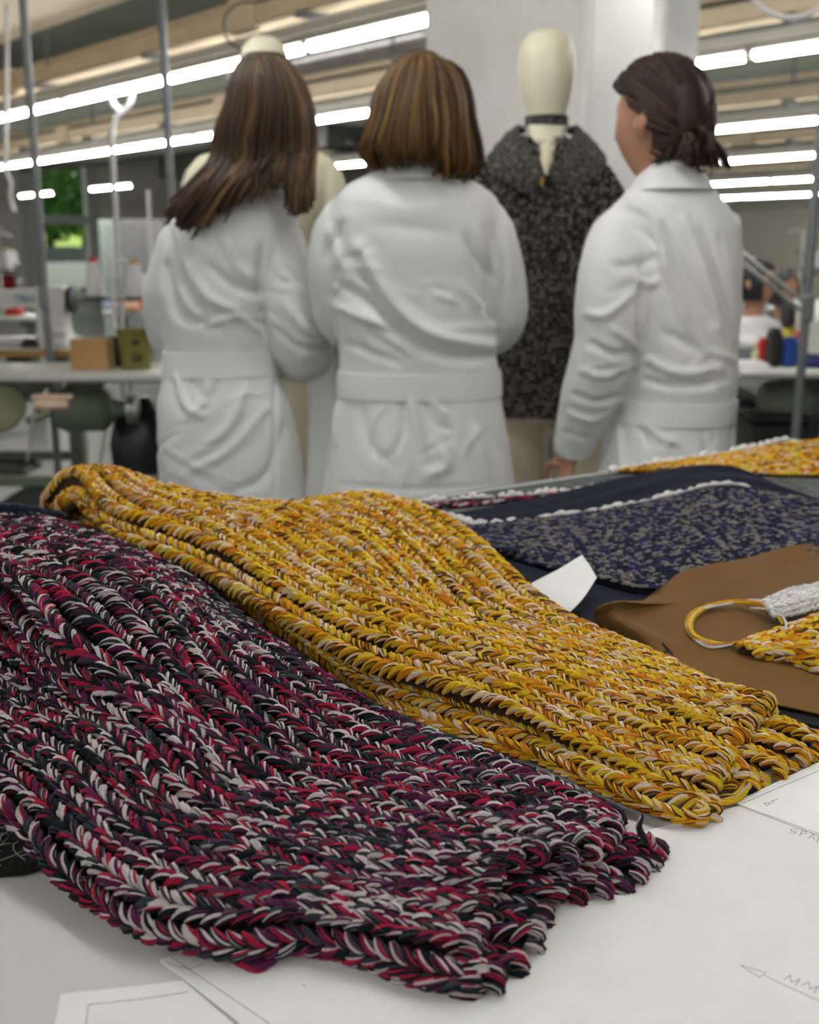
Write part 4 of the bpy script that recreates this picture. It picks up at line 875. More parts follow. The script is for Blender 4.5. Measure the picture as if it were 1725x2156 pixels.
m_coat = mat('white_cotton', (0.75, 0.755, 0.745), 0.58, (0.71, 0.715, 0.705), 6.0, 0.10, 500, sheen=0.1)
m_skin = mat('skin', (0.46, 0.24, 0.155), 0.55, (0.42, 0.205, 0.13), 14, sss=0.12)
m_trouser = mat('dark_trousers', (0.03, 0.032, 0.04), 0.85, (0.024, 0.026, 0.03), 30)
m_shoe = mat('shoe_leather', (0.03, 0.025, 0.022), 0.4)
m_eye = mat('eye_white', (0.75, 0.73, 0.70), 0.2); m_iris = mat('iris', (0.06, 0.035, 0.02), 0.2)

def head_shape(mb, c, R, face, scale=1.0):
    """head with brow, nose, lips, chin and ears; face = direction it looks in the floor plane"""
    f = np.array([face[0], face[1], 0.]); f /= np.linalg.norm(f); s = np.array([-f[1], f[0], 0.]); u = np.array([0, 0, 1.])
    n, m = 40, 28; c = np.array(c, float); rows = []
    for i in range(m + 1):
        ph = -math.pi / 2 + math.pi * i / m; row = []
        for j in range(n):
            th = 2 * math.pi * j / n
            x, y, z = math.cos(ph) * math.cos(th), math.cos(ph) * math.sin(th), math.sin(ph)
            kx = R[0] * (1.0 + (0.05 if x < 0 else 0)); kz = R[2]
            jaw = 1 - 0.26 * max(0, -z) ** 1.2 * (1 if x > -0.3 else 0.6)
            P = np.array([x * kx * (1 - 0.10 * max(0, -z)), y * R[1] * jaw, z * kz])
            if x > 0:
                g = lambda yy, zz, wy, wz: math.exp(-((y - yy) / wy) ** 2 - ((z - zz) / wz) ** 2)
                P[0] += R[0] * (0.20 * g(0, -0.22, 0.13, 0.16) + 0.08 * g(0, -0.05, 0.12, 0.2) + 0.05 * g(0, 0.22, 0.5, 0.12) - 0.10 * g(0.36, 0.03, 0.18, 0.10) - 0.10 * g(-0.36, 0.03, 0.18, 0.10)
                                 + 0.07 * g(0, -0.50, 0.26, 0.07) + 0.05 * g(0, -0.62, 0.24, 0.06) + 0.10 * g(0, -0.86, 0.3, 0.16) + 0.04 * g(0.45, -0.3, 0.25, 0.25) + 0.04 * g(-0.45, -0.3, 0.25, 0.25))
            row.append(c + f * P[0] + s * P[1] + u * P[2])
        rows.append(row)
    mb.loft(rows)
    for sd in (-1, 1):
        e = c + s * sd * R[1] * 1.0 - f * R[0] * 0.02 - u * R[2] * 0.12
        mb.tube([e + u * 0.030 + f * 0.006, e + u * 0.022 - f * 0.016 + s * sd * 0.012, e - f * 0.012 + s * sd * 0.012, e - u * 0.028 + f * 0.004], [0.009, 0.012, 0.011, 0.007], 8)
        mb.ball(e + s * sd * 0.004, (0.012, 0.012, 0.026), 8, 6)
    return f, s
def hand(mb, wrist, d, palm_n, size=0.175, curl=0.5):
    """palm and five unequal bent fingers; d points along the hand, palm_n out of the palm"""
    w = np.array(wrist, float); d = np.array(d, float); d /= np.linalg.norm(d)
    p = np.array(palm_n, float); p -= d * (p @ d); p /= np.linalg.norm(p); s = np.cross(d, p); L = size
    mb.tube([w - d * 0.03, w + d * 0.02, w + d * L * 0.25, w + d * L * 0.46], [0.024, 0.026, 0.034, 0.034], 12, 0.55)
    for k, (o, ln) in enumerate(((-0.027, 0.42), (-0.009, 0.48), (0.009, 0.45), (0.026, 0.36))):
        a = w + d * L * 0.44 + s * o; P = [a]; ang = 0.15
        for seg in (0.45, 0.32, 0.23):
            ang += curl; P.append(P[-1] + (d * math.cos(ang) + p * math.sin(ang)) * L * ln * seg)
        mb.tube(P, [0.0095, 0.009, 0.0082, 0.0065], 8)
    a = w + d * L * 0.14 - s * 0.026
    mb.tube([a, a - s * 0.026 + d * 0.022 + p * 0.010, a - s * 0.030 + d * 0.052 + p * 0.018, a - s * 0.024 + d * 0.074 + p * 0.022], [0.012, 0.011, 0.0095, 0.007], 8)

def hair_locks(guides, n, r, cols, K=16, around=6, jit=0.005, seed=3):
    """guides: function(k) -> (m,3) path of lock k"""
    Q = []
    for k in range(n): Q.append(smooth_path(guides(k), K))
    Q = np.array(Q); r_ = np.random.default_rng(seed)
    wob = r_.normal(0, jit, (n, 1, 3)) * np.linspace(0.3, 1, K)[None, :, None]; Q = Q + wob
    c = Q.mean((0, 1)); Nn = Q - c; Nn[..., 2] *= 0.2
    cc = np.array(cols)[r_.integers(0, len(cols), (n, 3))] * r_.uniform(0.75, 1.2, (n, 3, 1))
    global rng
    return yarn_legs(Q, Nn, r * r_.uniform(0.7, 1.2, n), np.clip(cc, 0, 1), K, 3, around, 0.5, 0.1)
def hair_object(parts, parent, tint=None):
    nv = 0; V, q, c, f = [], [], [], []
    for a in parts: V.append(a[0]); q.append(a[1] + nv); c.append(a[2]); f.append(a[3]); nv += len(a[0])
    me = np_mesh('hair', np.concatenate(V), np.concatenate(q), np.concatenate(c), np.concatenate(f))
    return link_mesh('hair', me, fibre_mat('hair_fibre', 0.48, 0.0, 0.4, 1.2, 0.28), parent)

def coat_of(t, rings, arms, Y, folds, belt, collar, seed, small=0.0018):
    mb = MB(); mb.loft([ring(*r) for r in rings])
    for path, rad in arms: mb.tube(smooth_path(path, 22), np.interp(np.linspace(0, 1, 22), np.linspace(0, 1, len(rad)), rad), 18)
    me = solid(mb, 0.0072, 9)
    fold(me, folds, Y, small, seed)
    o = link_mesh('lab_coat', me, m_coat, t)
    if belt:
        R = [ring(*r) for r in belt]; b = MB(); n = len(R[0])
        cen = np.mean(np.array(R[0]), 0)
        def off(rr, k): rr = np.array(rr); c = rr.mean(0); return [tuple(c + (p - c) * (1 + k)) for p in rr]
        b.loft([off(R[0], -0.02), off(R[0], 0.030)] + [off(r, 0.036) for r in R[1:-1]] + [off(R[-1], 0.030), off(R[-1], -0.02)], caps=False)
        b.build('belt', m_coat, o)
    if collar:
        R = [ring(*r) for r in collar]; b = MB()
        def off2(rr, k): rr = np.array(rr); c = rr.mean(0); return [tuple(c + (p - c) * (1 + k)) for p in rr]
        b.loft([off2(R[0], 0.02), off2(R[1], 0.05), off2(R[2], 0.04), off2(R[2], -0.05), off2(R[1], -0.06), off2(R[0], -0.10)], caps=False)
        b.build('collar', m_coat, o)
    return o
def body_of(t, rings, arms, hands, headspec, neck, legs, Y):
    mb = MB(); mb.loft([ring(*r[:5], *(r[5:6] or (0.0,)), inset=0.048) for r in rings])
    for path, rad in arms: mb.tube(smooth_path(path, 16), np.interp(np.linspace(0, 1, 16), np.linspace(0, 1, len(rad)), rad) * 0.62, 12)
    for h in hands: hand(mb, *h)
    mb.tube(*neck, 16)
    f, s = head_shape(mb, *headspec)
    for path, rad in legs: mb.tube(smooth_path(path, 14), np.interp(np.linspace(0, 1, 14), np.linspace(0, 1, len(rad)), rad), 14)
    me = solid(mb, 0.0085, 3)
    o = link_mesh('body', me, m_skin, t)
    c, R = np.array(headspec[0]), headspec[1]
    for sd in (-1, 1):
        e = c + f * R[0] * 0.80 + s * sd * R[1] * 0.40 + np.array([0, 0, R[2] * 0.03])
        b = MB(); b.ball(e, 0.0125, 10, 8); ob = b.build('eye', m_eye, t); b = MB(); b.ball(e + f * 0.008, 0.0065, 8, 6); b.build('iris', m_iris, ob)
    return f, s
def legs_and_shoes(t, x, Y, hip, gap=0.060):
    L = []
    for sd in (-1, 1):
        L.append(([(x + sd * gap, Y, hip), (x + sd * gap, Y - 0.005, 0.50), (x + sd * gap * 0.95, Y, 0.06)], [0.054, 0.050, 0.036]))
        b = MB(); b.tube([(x + sd * gap, Y, hip - 0.06), (x + sd * gap, Y, 0.5), (x + sd * gap, Y, 0.10)], [0.060, 0.062, 0.055], 14); b.build('trouser_leg', m_trouser, t)
        b = MB(); b.tube([(x + sd * gap, Y - 0.06, 0.045), (x + sd * gap, Y, 0.055), (x + sd * gap, Y + 0.10, 0.040), (x + sd * gap, Y + 0.17, 0.030)], [0.038, 0.046, 0.040, 0.024], 12, 0.95); b.build('shoe', m_shoe, t)
    return L
def in_rings(rings):
    return rings

# ---------------------------------------------------------------- woman with long straight hair
Y1 = 2.62
w1 = thing('person', 'woman with long straight brown hair in a white belted coat', 'person', (at_y(480, 700, Y1)[0], Y1, 0))
R1 = [(392, 505, 600, Y1, 0.05), (405, 470, 615, Y1, 0.066), (425, 410, 628, Y1, 0.085), (455, 368, 632, Y1, 0.10, 0.0), (520, 345, 622, Y1, 0.115), (620, 338, 596, Y1, 0.115), (700, 345, 575, Y1, 0.108), (745, 350, 572, Y1, 0.105), (790, 345, 582, Y1, 0.115), (850, 334, 612, Y1, 0.135), (950, 334, 632, Y1, 0.15), (1060, 342, 645, Y1, 0.155), (1250, 345, 655, Y1, 0.16), (1500, 350, 660, Y1, 0.165)]
def a1(x, y, d): return at_y(x, y, Y1 + d)
ARM1 = [([a1(545, 438, 0.0), a1(582, 478, 0.0), a1(594, 545, -0.02), a1(608, 630, -0.03), a1(625, 712, -0.01), a1(642, 748, 0.05), a1(600, 745, 0.20), a1(540, 720, 0.30)], [0.03, 0.062, 0.068, 0.070, 0.066, 0.064, 0.052, 0.042]),
        ([a1(440, 448, 0.02), a1(395, 488, 0.02), a1(368, 550, 0.04), a1(350, 640, 0.06), a1(365, 720, 0.12), a1(420, 715, 0.26), a1(480, 705, 0.32)], [0.03, 0.056, 0.058, 0.056, 0.05, 0.045, 0.04])]
F1 = [([(372, 470), (398, 560), (440, 625), (500, 655)], 16, 13), ([(440, 560), (490, 600), (545, 620)], 15, -10), ([(470, 500), (500, 560), (540, 590)], 12, 7), ([(550, 520), (545, 610), (560, 700)], 10, -13),
      ([(350, 560), (380, 660), (450, 690)], 14, -9), ([(420, 690), (500, 668), (548, 700)], 9, 7), ([(380, 610), (420, 680)], 10, 6), ([(600, 640), (640, 690), (680, 700)], 12, 8), ([(580, 690), (630, 730), (690, 735)], 9, -7), ([(600, 560), (640, 600)], 12, -6), ([(620, 500), (640, 560)], 12, 5),
      ([(372, 785), (390, 850), (430, 880)], 9, 8), ([(400, 790), (425, 840)], 7, -7), ([(430, 790), (440, 840), (400, 870)], 7, 7), ([(460, 800), (440, 850)], 7, -6), ([(520, 810), (480, 900), (400, 960)], 13, 6), ([(560, 860), (480, 950), (380, 1000)], 12, 6), ([(600, 900), (560, 1000), (480, 1040)], 14, -6), ([(580, 780), (578, 1040)], 6, -9),
      ([(345, 940), (420, 985), (520, 1020)], 5, 4), ([(345, 960), (430, 1010), (500, 1050)], 5, -4), ([(345, 985), (400, 1015), (470, 1060)], 5, 4)] + creases([(360, 480, 540, 690, 50), (345, 800, 560, 1000, 150), (570, 520, 660, 720, 40)], 30, 1)
L1 = legs_and_shoes(w1, at_y(490, 900, Y1)[0], Y1, 0.92)
h1 = at_y(562, 240, Y1 + 0.01)
body_of(w1, R1, ARM1, [(a1(540, 720, 0.30), (-0.7, 0.5, 0.1), (0, 0, -1)), (a1(480, 705, 0.32), (0.7, 0.5, 0.1), (0, 0, -1))],
        ((h1[0], h1[1], h1[2]), (0.098, 0.078, 0.118), (0.25, 0.97)), ([at_y(555, 430, Y1 - 0.0), at_y(558, 370, Y1), at_y(562, 290, Y1)], [0.062, 0.054, 0.052]), L1, Y1)
coat_of(w1, R1, ARM1, Y1, F1, [(738, 347, 574, Y1, 0.104), (755, 347, 576, Y1, 0.105), (772, 347, 578, Y1, 0.108), (786, 346, 582, Y1, 0.112)], [(408, 502, 606, Y1, 0.066), (392, 508, 602, Y1, 0.062), (378, 515, 598, Y1, 0.058)], 11)
# hair hangs from the crown over the back, parted into two falls
def hair1(k):
    r = np.random.default_rng(900 + k); side = r.random(); f = r.uniform(-1, 1)
    top = (555 + 16 * f, 117 + 2 * f * f + r.uniform(-1, 4)); dep = r.uniform(-1, 0.25)
    g = f
    x1, x2, x3 = 562 + 72 * g, 566 + 90 * g, 562 + 101 * g
    if f < -0.05:
        u = (f + 1) / 0.95
        e = (352 + 150 * u ** 1.1 + r.normal(0, 8), 440 + 34 * math.sin(3.1 * min(1, u * 1.5)) - 60 * max(0, u - 0.6) + r.normal(0, 10))
        m = (448 + 108 * u, 338)
    elif f < 0.42:
        u = (f + 0.05) / 0.47; e = (535 + 60 * u + r.normal(0, 8), 385 + r.normal(0, 12)); m = (552 + 52 * u, 330)
    else:
        u = (f - 0.42) / 0.58; e = (606 + 44 * u + r.normal(0, 5), 418 + 26 * math.sin(3.1 * u) + r.normal(0, 8)); m = (606 + 56 * u, 325)
    b = lambda fr, R0: Y1 + 0.01 - R0 * math.sqrt(max(0.0, 1 - min(1, f * f))) * (0.75 + 0.25 * (1 - fr)) - 0.012 + 0.02 * dep
    return np.array([at_y(*top, b(0, 0.02)), at_y(557 + 46 * f, 130, b(0.1, 0.065)), at_y(x1, 168, b(0.2, 0.105)), at_y(x2, 225, b(0.4, 0.125)), at_y((x3 + m[0]) / 2, 285, b(0.6, 0.125)), at_y(m[0], m[1], b(0.8, 0.12)), at_y((m[0] + e[0]) / 2, (m[1] + e[1]) / 2, Y1 - 0.125 + 0.02 * dep), at_y(e[0], e[1], Y1 - 0.128 + 0.015 * dep)])
HC1 = [(0.080, 0.042, 0.019), (0.055, 0.029, 0.014), (0.125, 0.070, 0.034), (0.036, 0.020, 0.010)]
cap1 = MB(); cap1.ball((h1[0], h1[1] - 0.004, h1[2] + 0.012), (0.098, 0.108, 0.128), 24, 16)
hair_object([hair_locks(hair1, 420, 0.0068, HC1, K=14, around=5)], w1)
b = MB(); 
P = []; 
for i in range(13):
    z = h1[2] + 0.125 - i * 0.022; k = math.sqrt(max(0.02, 1 - ((z - h1[2] - 0.01) / 0.13) ** 2)) if z > h1[2] else 1.0
    P.append([(h1[0] + 0.093 * k * math.cos(a) , h1[1] - 0.010 + 0.100 * k * math.sin(a), z) for a in np.linspace(math.pi * 0.93, math.pi * 2.07, 22)])
b.sheet(np.array(P), 0.004); b.build('hair_base', mat('brown_hair', (0.04, 0.021, 0.010), 0.5, (0.025, 0.013, 0.007), 40, 0.4, 200, stretch=(6, 6, 0.5)), w1)

# ---------------------------------------------------------------- woman with a bob
Y2 = 2.48
w2_ = thing('person', 'woman with a chestnut bob in a white belted coat', 'person', (at_y(880, 700, Y2)[0], Y2, 0))
R2 = [(345, 825, 925, Y2, 0.050), (360, 790, 955, Y2, 0.068), (385, 735, 1010, Y2, 0.085), (415, 705, 1045, Y2, 0.10), (460, 692, 1052, Y2, 0.118), (540, 698, 1040, Y2, 0.128), (640, 706, 1040, Y2, 0.125), (720, 714, 1046, Y2, 0.120), (780, 716, 1050, Y2, 0.120), (830, 714, 1054, Y2, 0.124), (900, 702, 1064, Y2, 0.138), (980, 688, 1078, Y2, 0.150), (1060, 672, 1090, Y2, 0.158), (1250, 655, 1105, Y2, 0.165), (1500, 640, 1115, Y2, 0.17)]
def a2(x, y, d): return at_y(x, y, Y2 + d)
ARM2 = [([a2(765, 420, 0.0), a2(722, 458, 0.0), a2(706, 515, 0.01), a2(704, 590, 0.03), a2(714, 660, 0.07), a2(740, 690, 0.18), a2(790, 670, 0.28), a2(850, 650, 0.33)], [0.03, 0.056, 0.060, 0.060, 0.058, 0.055, 0.048, 0.04]),
        ([a2(978, 420, 0.0), a2(1018, 458, 0.0), a2(1036, 520, 0.0), a2(1048, 595, 0.02), a2(1050, 670, 0.06), a2(1020, 700, 0.18), a2(970, 670, 0.28), a2(910, 655, 0.33)], [0.03, 0.056, 0.062, 0.064, 0.062, 0.055, 0.047, 0.04])]
F2 = [([(760, 520), (800, 590), (850, 660), (920, 705), (1030, 728)], 20, 15), ([(700, 640), (760, 665), (820, 690)], 14, 9), ([(720, 600), (780, 640), (850, 700), (900, 740)], 14, -11), ([(880, 735), (960, 755), (1045, 750)], 13, -9), ([(720, 470), (690, 540)], 13, -9), ([(690, 480), (720, 560)], 12, 6),
      ([(985, 500), (1010, 550), (1040, 590)], 11, -10), ([(1000, 470), (1030, 560)], 10, 6), ([(970, 600), (1010, 650), (1040, 720)], 11, 7), ([(920, 620), (960, 635)], 10, 5), ([(730, 720), (790, 745), (840, 765)], 9, -6), ([(800, 700), (870, 745)], 9, 5), ([(940, 690), (1040, 690)], 10, 5), ([(1045, 470), (1060, 560), (1058, 660)], 8, -8),
      ([(845, 835), (850, 900), (830, 960)], 8, -7), ([(865, 833), (880, 900), (900, 960)], 10, 9), ([(890, 835), (915, 890), (950, 905)], 8, -7), ([(905, 832), (940, 880)], 8, 7), ([(715, 850), (705, 930)], 10, 8), ([(760, 860), (780, 940), (830, 980)], 16, -5), ([(920, 930), (940, 980), (900, 1000)], 16, 7), ([(720, 1020), (850, 1030), (1000, 1025)], 8, -4), ([(1000, 900), (1030, 1000)], 14, 5), ([(760, 420), (860, 440), (960, 425)], 22, 3), ([(780, 470), (950, 490)], 22, -3)] + creases([(720, 560, 1020, 740, 28), (720, 860, 1040, 1020, 120), (700, 480, 760, 700, 110), (1000, 470, 1080, 700, 70)], 36, 2)
L2 = legs_and_shoes(w2_, at_y(880, 900, Y2)[0], Y2, 0.92)
h2 = at_y(885, 235, Y2)
body_of(w2_, R2, ARM2, [(a2(850, 650, 0.33), (0.6, 0.6, 0), (0, 0, -1)), (a2(910, 655, 0.33), (-0.6, 0.6, 0), (0, 0, -1))],
        ((h2[0], h2[1], h2[2]), (0.098, 0.078, 0.118), (0.1, 0.99)), ([at_y(878, 410, Y2), at_y(880, 350, Y2), at_y(885, 280, Y2)], [0.062, 0.054, 0.052]), L2, Y2)
coat_of(w2_, R2, ARM2, Y2, F2, [(778, 716, 1050, Y2, 0.119), (795, 715, 1051, Y2, 0.120), (812, 715, 1052, Y2, 0.121), (830, 714, 1053, Y2, 0.123)], [(382, 784, 972, Y2, 0.094), (356, 804, 944, Y2, 0.078), (330, 824, 922, Y2, 0.064)], 23)
def hair2(k):
    r = np.random.default_rng(300 + k); f = r.uniform(-1, 1); front = r.random() < 0.18
    sgn = 1 if front else -1; q = math.sqrt(max(0.0, 1 - f * f)); dp = 0.02 * r.uniform(-1, 0.2)
    top = (893 + 14 * f, 115 + 2 * f * f + r.uniform(-1, 3))
    end = 338 + (30 * max(0, f - 0.25) / 0.75) - 8 * max(0, -f) + r.normal(0, 8)
    if -0.3 < f < 0.3: end -= 14
    P = []
    for py, l, rr, R0 in ((124, 858, 926, 0.052), (150, 826, 962, 0.084), (200, 797, 980, 0.105), (255, 780, 992, 0.122), (300, 766, 1000, 0.126)):
        P.append(at_y((l + rr) / 2 + (rr - l) / 2 * f, py, Y2 + sgn * R0 * q + dp))
    cv = r.uniform(-1, 1); P.append(at_y(882 + 120 * f, end - 20, Y2 + sgn * 0.128 * q + dp)); P.append(at_y(884 + 112 * f + 5 * cv, end - 4, Y2 + sgn * 0.118 * q + dp)); P.append(at_y(886 + 98 * f + 12 * cv, end + 4, Y2 + sgn * 0.098 * q + dp))
    for i_, p_ in enumerate(P): p_[0] += 0.0035 * math.sin(i_ * 1.9 + 5 * f)
    return np.array([at_y(*top, Y2 + sgn * 0.012)] + P)
HC2 = [(0.105, 0.050, 0.012), (0.060, 0.027, 0.007), (0.165, 0.084, 0.022), (0.040, 0.018, 0.005)]
hair_object([hair_locks(hair2, 420, 0.0068, HC2, K=14, around=5, seed=8)], w2_)
b = MB(); b.ball((h2[0], h2[1] - 0.002, h2[2] + 0.012), (0.100, 0.108, 0.126), 28, 18); P = np.array(b.v)
b = MB(); G = []
for i in range(13):
    z = h2[2] + 0.118 - i * 0.019; k = math.sqrt(max(0.02, 1 - ((z - h2[2] - 0.01) / 0.115) ** 2)) if z > h2[2] else 1.0
    G.append([(h2[0] + 0.090 * k * math.cos(a), h2[1] - 0.004 + 0.094 * k * math.sin(a), z) for a in np.linspace(math.pi * 0.9, math.pi * 2.1, 24)])
b.sheet(np.array(G), 0.004); b.build('hair_base', mat('chestnut_hair', (0.07, 0.032, 0.009), 0.5, (0.04, 0.018, 0.006), 40, 0.4, 200, stretch=(6, 6, 0.5)), w2_)

# ---------------------------------------------------------------- woman with a low ponytail, seen from behind in half profile
Y3 = 2.40
w3 = thing('person', 'woman with dark hair tied in a low ponytail in a white coat', 'person', (at_y(1410, 700, Y3)[0], Y3, 0))
R3 = [(352, 1368, 1456, Y3, 0.052), (372, 1345, 1478, Y3, 0.066), (400, 1318, 1502, Y3, 0.085), (435, 1292, 1528, Y3, 0.105), (480, 1280, 1548, Y3, 0.122), (560, 1285, 1556, Y3, 0.132), (650, 1295, 1552, Y3, 0.130), (740, 1302, 1548, Y3, 0.126), (790, 1306, 1552, Y3, 0.128), (840, 1306, 1544, Y3, 0.124), (880, 1296, 1537, Y3, 0.128), (940, 1275, 1538, Y3, 0.140), (1010, 1255, 1542, Y3, 0.150), (1250, 1235, 1556, Y3, 0.16), (1500, 1230, 1560, Y3, 0.165)]
def a3(x, y, d): return at_y(x, y, Y3 + d)
ARM3 = [([a3(1356, 432, 0.0), a3(1318, 478, -0.02), a3(1298, 535, -0.05), a3(1290, 620, -0.07), a3(1282, 710, -0.07), a3(1262, 780, -0.05), a3(1232, 870, 0.0), a3(1204, 955, 0.04)], [0.03, 0.068, 0.078, 0.077, 0.070, 0.066, 0.056, 0.043]),
        ([a3(1500, 470, 0.05), a3(1512, 560, 0.10), a3(1508, 660, 0.13), a3(1490, 720, 0.20), a3(1430, 700, 0.30)], [0.062, 0.056, 0.052, 0.048, 0.04])]
F3 = [([(1380, 470), (1410, 580), (1450, 680), (1490, 745)], 11, 10), ([(1405, 470), (1440, 570), (1500, 680)], 11, -10), ([(1440, 460), (1480, 560), (1520, 690)], 10, 9), ([(1480, 470), (1520, 580), (1545, 660)], 11, -7), ([(1290, 430), (1350, 440), (1400, 480)], 13, 8), ([(1330, 470), (1390, 520)], 10, -8), ([(1300, 560), (1350, 555), (1385, 540)], 14, -7), ([(1340, 590), (1370, 600), (1385, 590)], 9, 11), ([(1230, 660), (1280, 660), (1330, 620)], 11, 7), ([(1290, 690), (1330, 720), (1345, 740)], 9, 8), ([(1240, 720), (1290, 745), (1340, 740)], 9, -8), ([(1225, 780), (1270, 790), (1330, 770)], 9, 7), ([(1210, 830), (1260, 845), (1300, 830)], 8, -7), ([(1200, 870), (1250, 880), (1290, 860)], 8, 7), ([(1190, 910), (1240, 925)], 7, -5),
      ([(1352, 560), (1350, 650), (1340, 760), (1300, 850)], 8, -12), ([(1370, 760), (1430, 785), (1520, 775)], 10, 11), ([(1360, 800), (1440, 815), (1530, 800)], 10, -9), ([(1500, 740), (1545, 760)], 9, 8), ([(1400, 700), (1470, 735)], 12, -6), ([(1360, 885), (1390, 920), (1430, 935)], 8, 8), ([(1345, 890), (1365, 940)], 7, -7), ([(1480, 890), (1490, 960)], 12, -4), ([(1300, 890), (1310, 990)], 10, 6), ([(1430, 640), (1445, 720)], 9, 5)] + creases([(1380, 470, 1540, 740, 68), (1235, 520, 1340, 900, 15), (1330, 880, 1530, 960, 100), (1360, 750, 1540, 820, 5)], 36, 3)
L3 = legs_and_shoes(w3, at_y(1410, 900, Y3)[0], Y3, 0.92)
h3 = at_y(1392, 256, Y3 - 0.0)
F3d = (-0.72, 0.69)
body_of(w3, R3, ARM3, [(a3(1204, 955, 0.04), (-0.18, 0.10, -1), (0.5, 0.8, 0), 0.165, 0.35), (a3(1430, 700, 0.30), (-0.8, 0.5, 0), (0, 0, -1))],
        ((h3[0], h3[1], h3[2]), (0.100, 0.079, 0.122), F3d), ([at_y(1412, 420, Y3), at_y(1408, 370, Y3), at_y(1396, 300, Y3)], [0.064, 0.056, 0.056]), L3, Y3)
coat_of(w3, R3, ARM3, Y3, F3, [(838, 1306, 1544, Y3, 0.124), (852, 1304, 1542, Y3, 0.125), (866, 1300, 1540, Y3, 0.126), (882, 1296, 1538, Y3, 0.128)], [(402, 1326, 1500, Y3, 0.100), (370, 1348, 1478, Y3, 0.082), (337, 1370, 1458, Y3, 0.066)], 37)
f3 = np.array([F3d[0], F3d[1], 0]); s3 = np.array([-f3[1], f3[0], 0]); RH = np.array([0.108, 0.085, 0.127])
def on_head(a, e, k=1.0):        # a = angle from the face direction towards the room, e = elevation
    d = f3 * RH[0] * math.cos(e) * math.cos(a) + s3 * RH[1] * math.cos(e) * math.sin(a) + np.array([0, 0, RH[2] * math.sin(e)]); return h3 + d * k
bun = at_y(1458, 292, Y3 - 0.085)
def hair3(k):
    r = np.random.default_rng(500 + k)
    sd = 1 if r.random() < 0.72 else -1
    a = sd * r.uniform(0.15, 2.5); lim = 0.50 if abs(a) < 1.2 else (0.22 if abs(a) < 1.5 else (-0.1 if abs(a) < 1.8 else -0.78))
    e = lim + (1.45 - lim) * r.random() ** 1.5; p0 = on_head(a, e, 0.965 if abs(a) < 1.0 else 0.99)
    pts = [p0]; d0 = (p0 - h3) / RH; d1_ = (bun - h3) / RH; d1_ /= np.linalg.norm(d1_)
    for t in (0.2, 0.4, 0.6, 0.8, 1.0):
        d = d0 / np.linalg.norm(d0) * (1 - t) + d1_ * t; d /= np.linalg.norm(d) + 1e-9
        pts.append(h3 + d * RH * (1.02 + 0.05 * t))
    pts.append(bun * 0.7 + pts[-1] * 0.3)
    return np.array(pts)
def pony(k):
    r = np.random.default_rng(700 + k); o = r.normal(0, 1, 3)
    return np.array([bun + o * 0.007, at_y(1464, 300, Y3 - 0.098) + o * 0.012, at_y(1472, 318, Y3 - 0.105) + o * 0.015, at_y(1474 + 24 * o[0] * 0.7, 344 + 6 * o[2] + 6 * o[0], Y3 - 0.10) + o * 0.008])
HC3 = [(0.032, 0.017, 0.009), (0.022, 0.012, 0.007), (0.056, 0.031, 0.016), (0.014, 0.008, 0.005)]
hair_object([hair_locks(hair3, 520, 0.0050, HC3, K=12, around=5, jit=0.0008, seed=12), hair_locks(pony, 90, 0.006, HC3, K=10, jit=0.003, seed=13)], w3)
b = MB(); G = []
for i in range(15):
    e = math.pi / 2 - 0.02 - i * 0.155; row = []
    lo_ = 0.35 if i <= 6 else (1.5 if i <= 9 else 1.85)
    for aa in np.linspace(lo_, 2 * math.pi - lo_, 30):
        row.append(on_head(aa, e, 0.965 if min(aa, 2 * math.pi - aa) < 1.0 else 1.0))
    G.append(row)
b.sheet(np.array(G[:14]), 0.003); b.build('hair_base', mat('dark_hair', (0.026, 0.015, 0.009), 0.5, (0.016, 0.010, 0.007), 40, 0.4, 200), w3)
b = MB(); ax = np.array([0.35, -0.45, -0.5]); b.lathe(bun + 0.006 * ax, ((0.014, -0.008), (0.020, -0.005), (0.021, 0.0), (0.020, 0.005), (0.014, 0.008)), 16, ax); b.build('hair_tie', m_dark, w3)

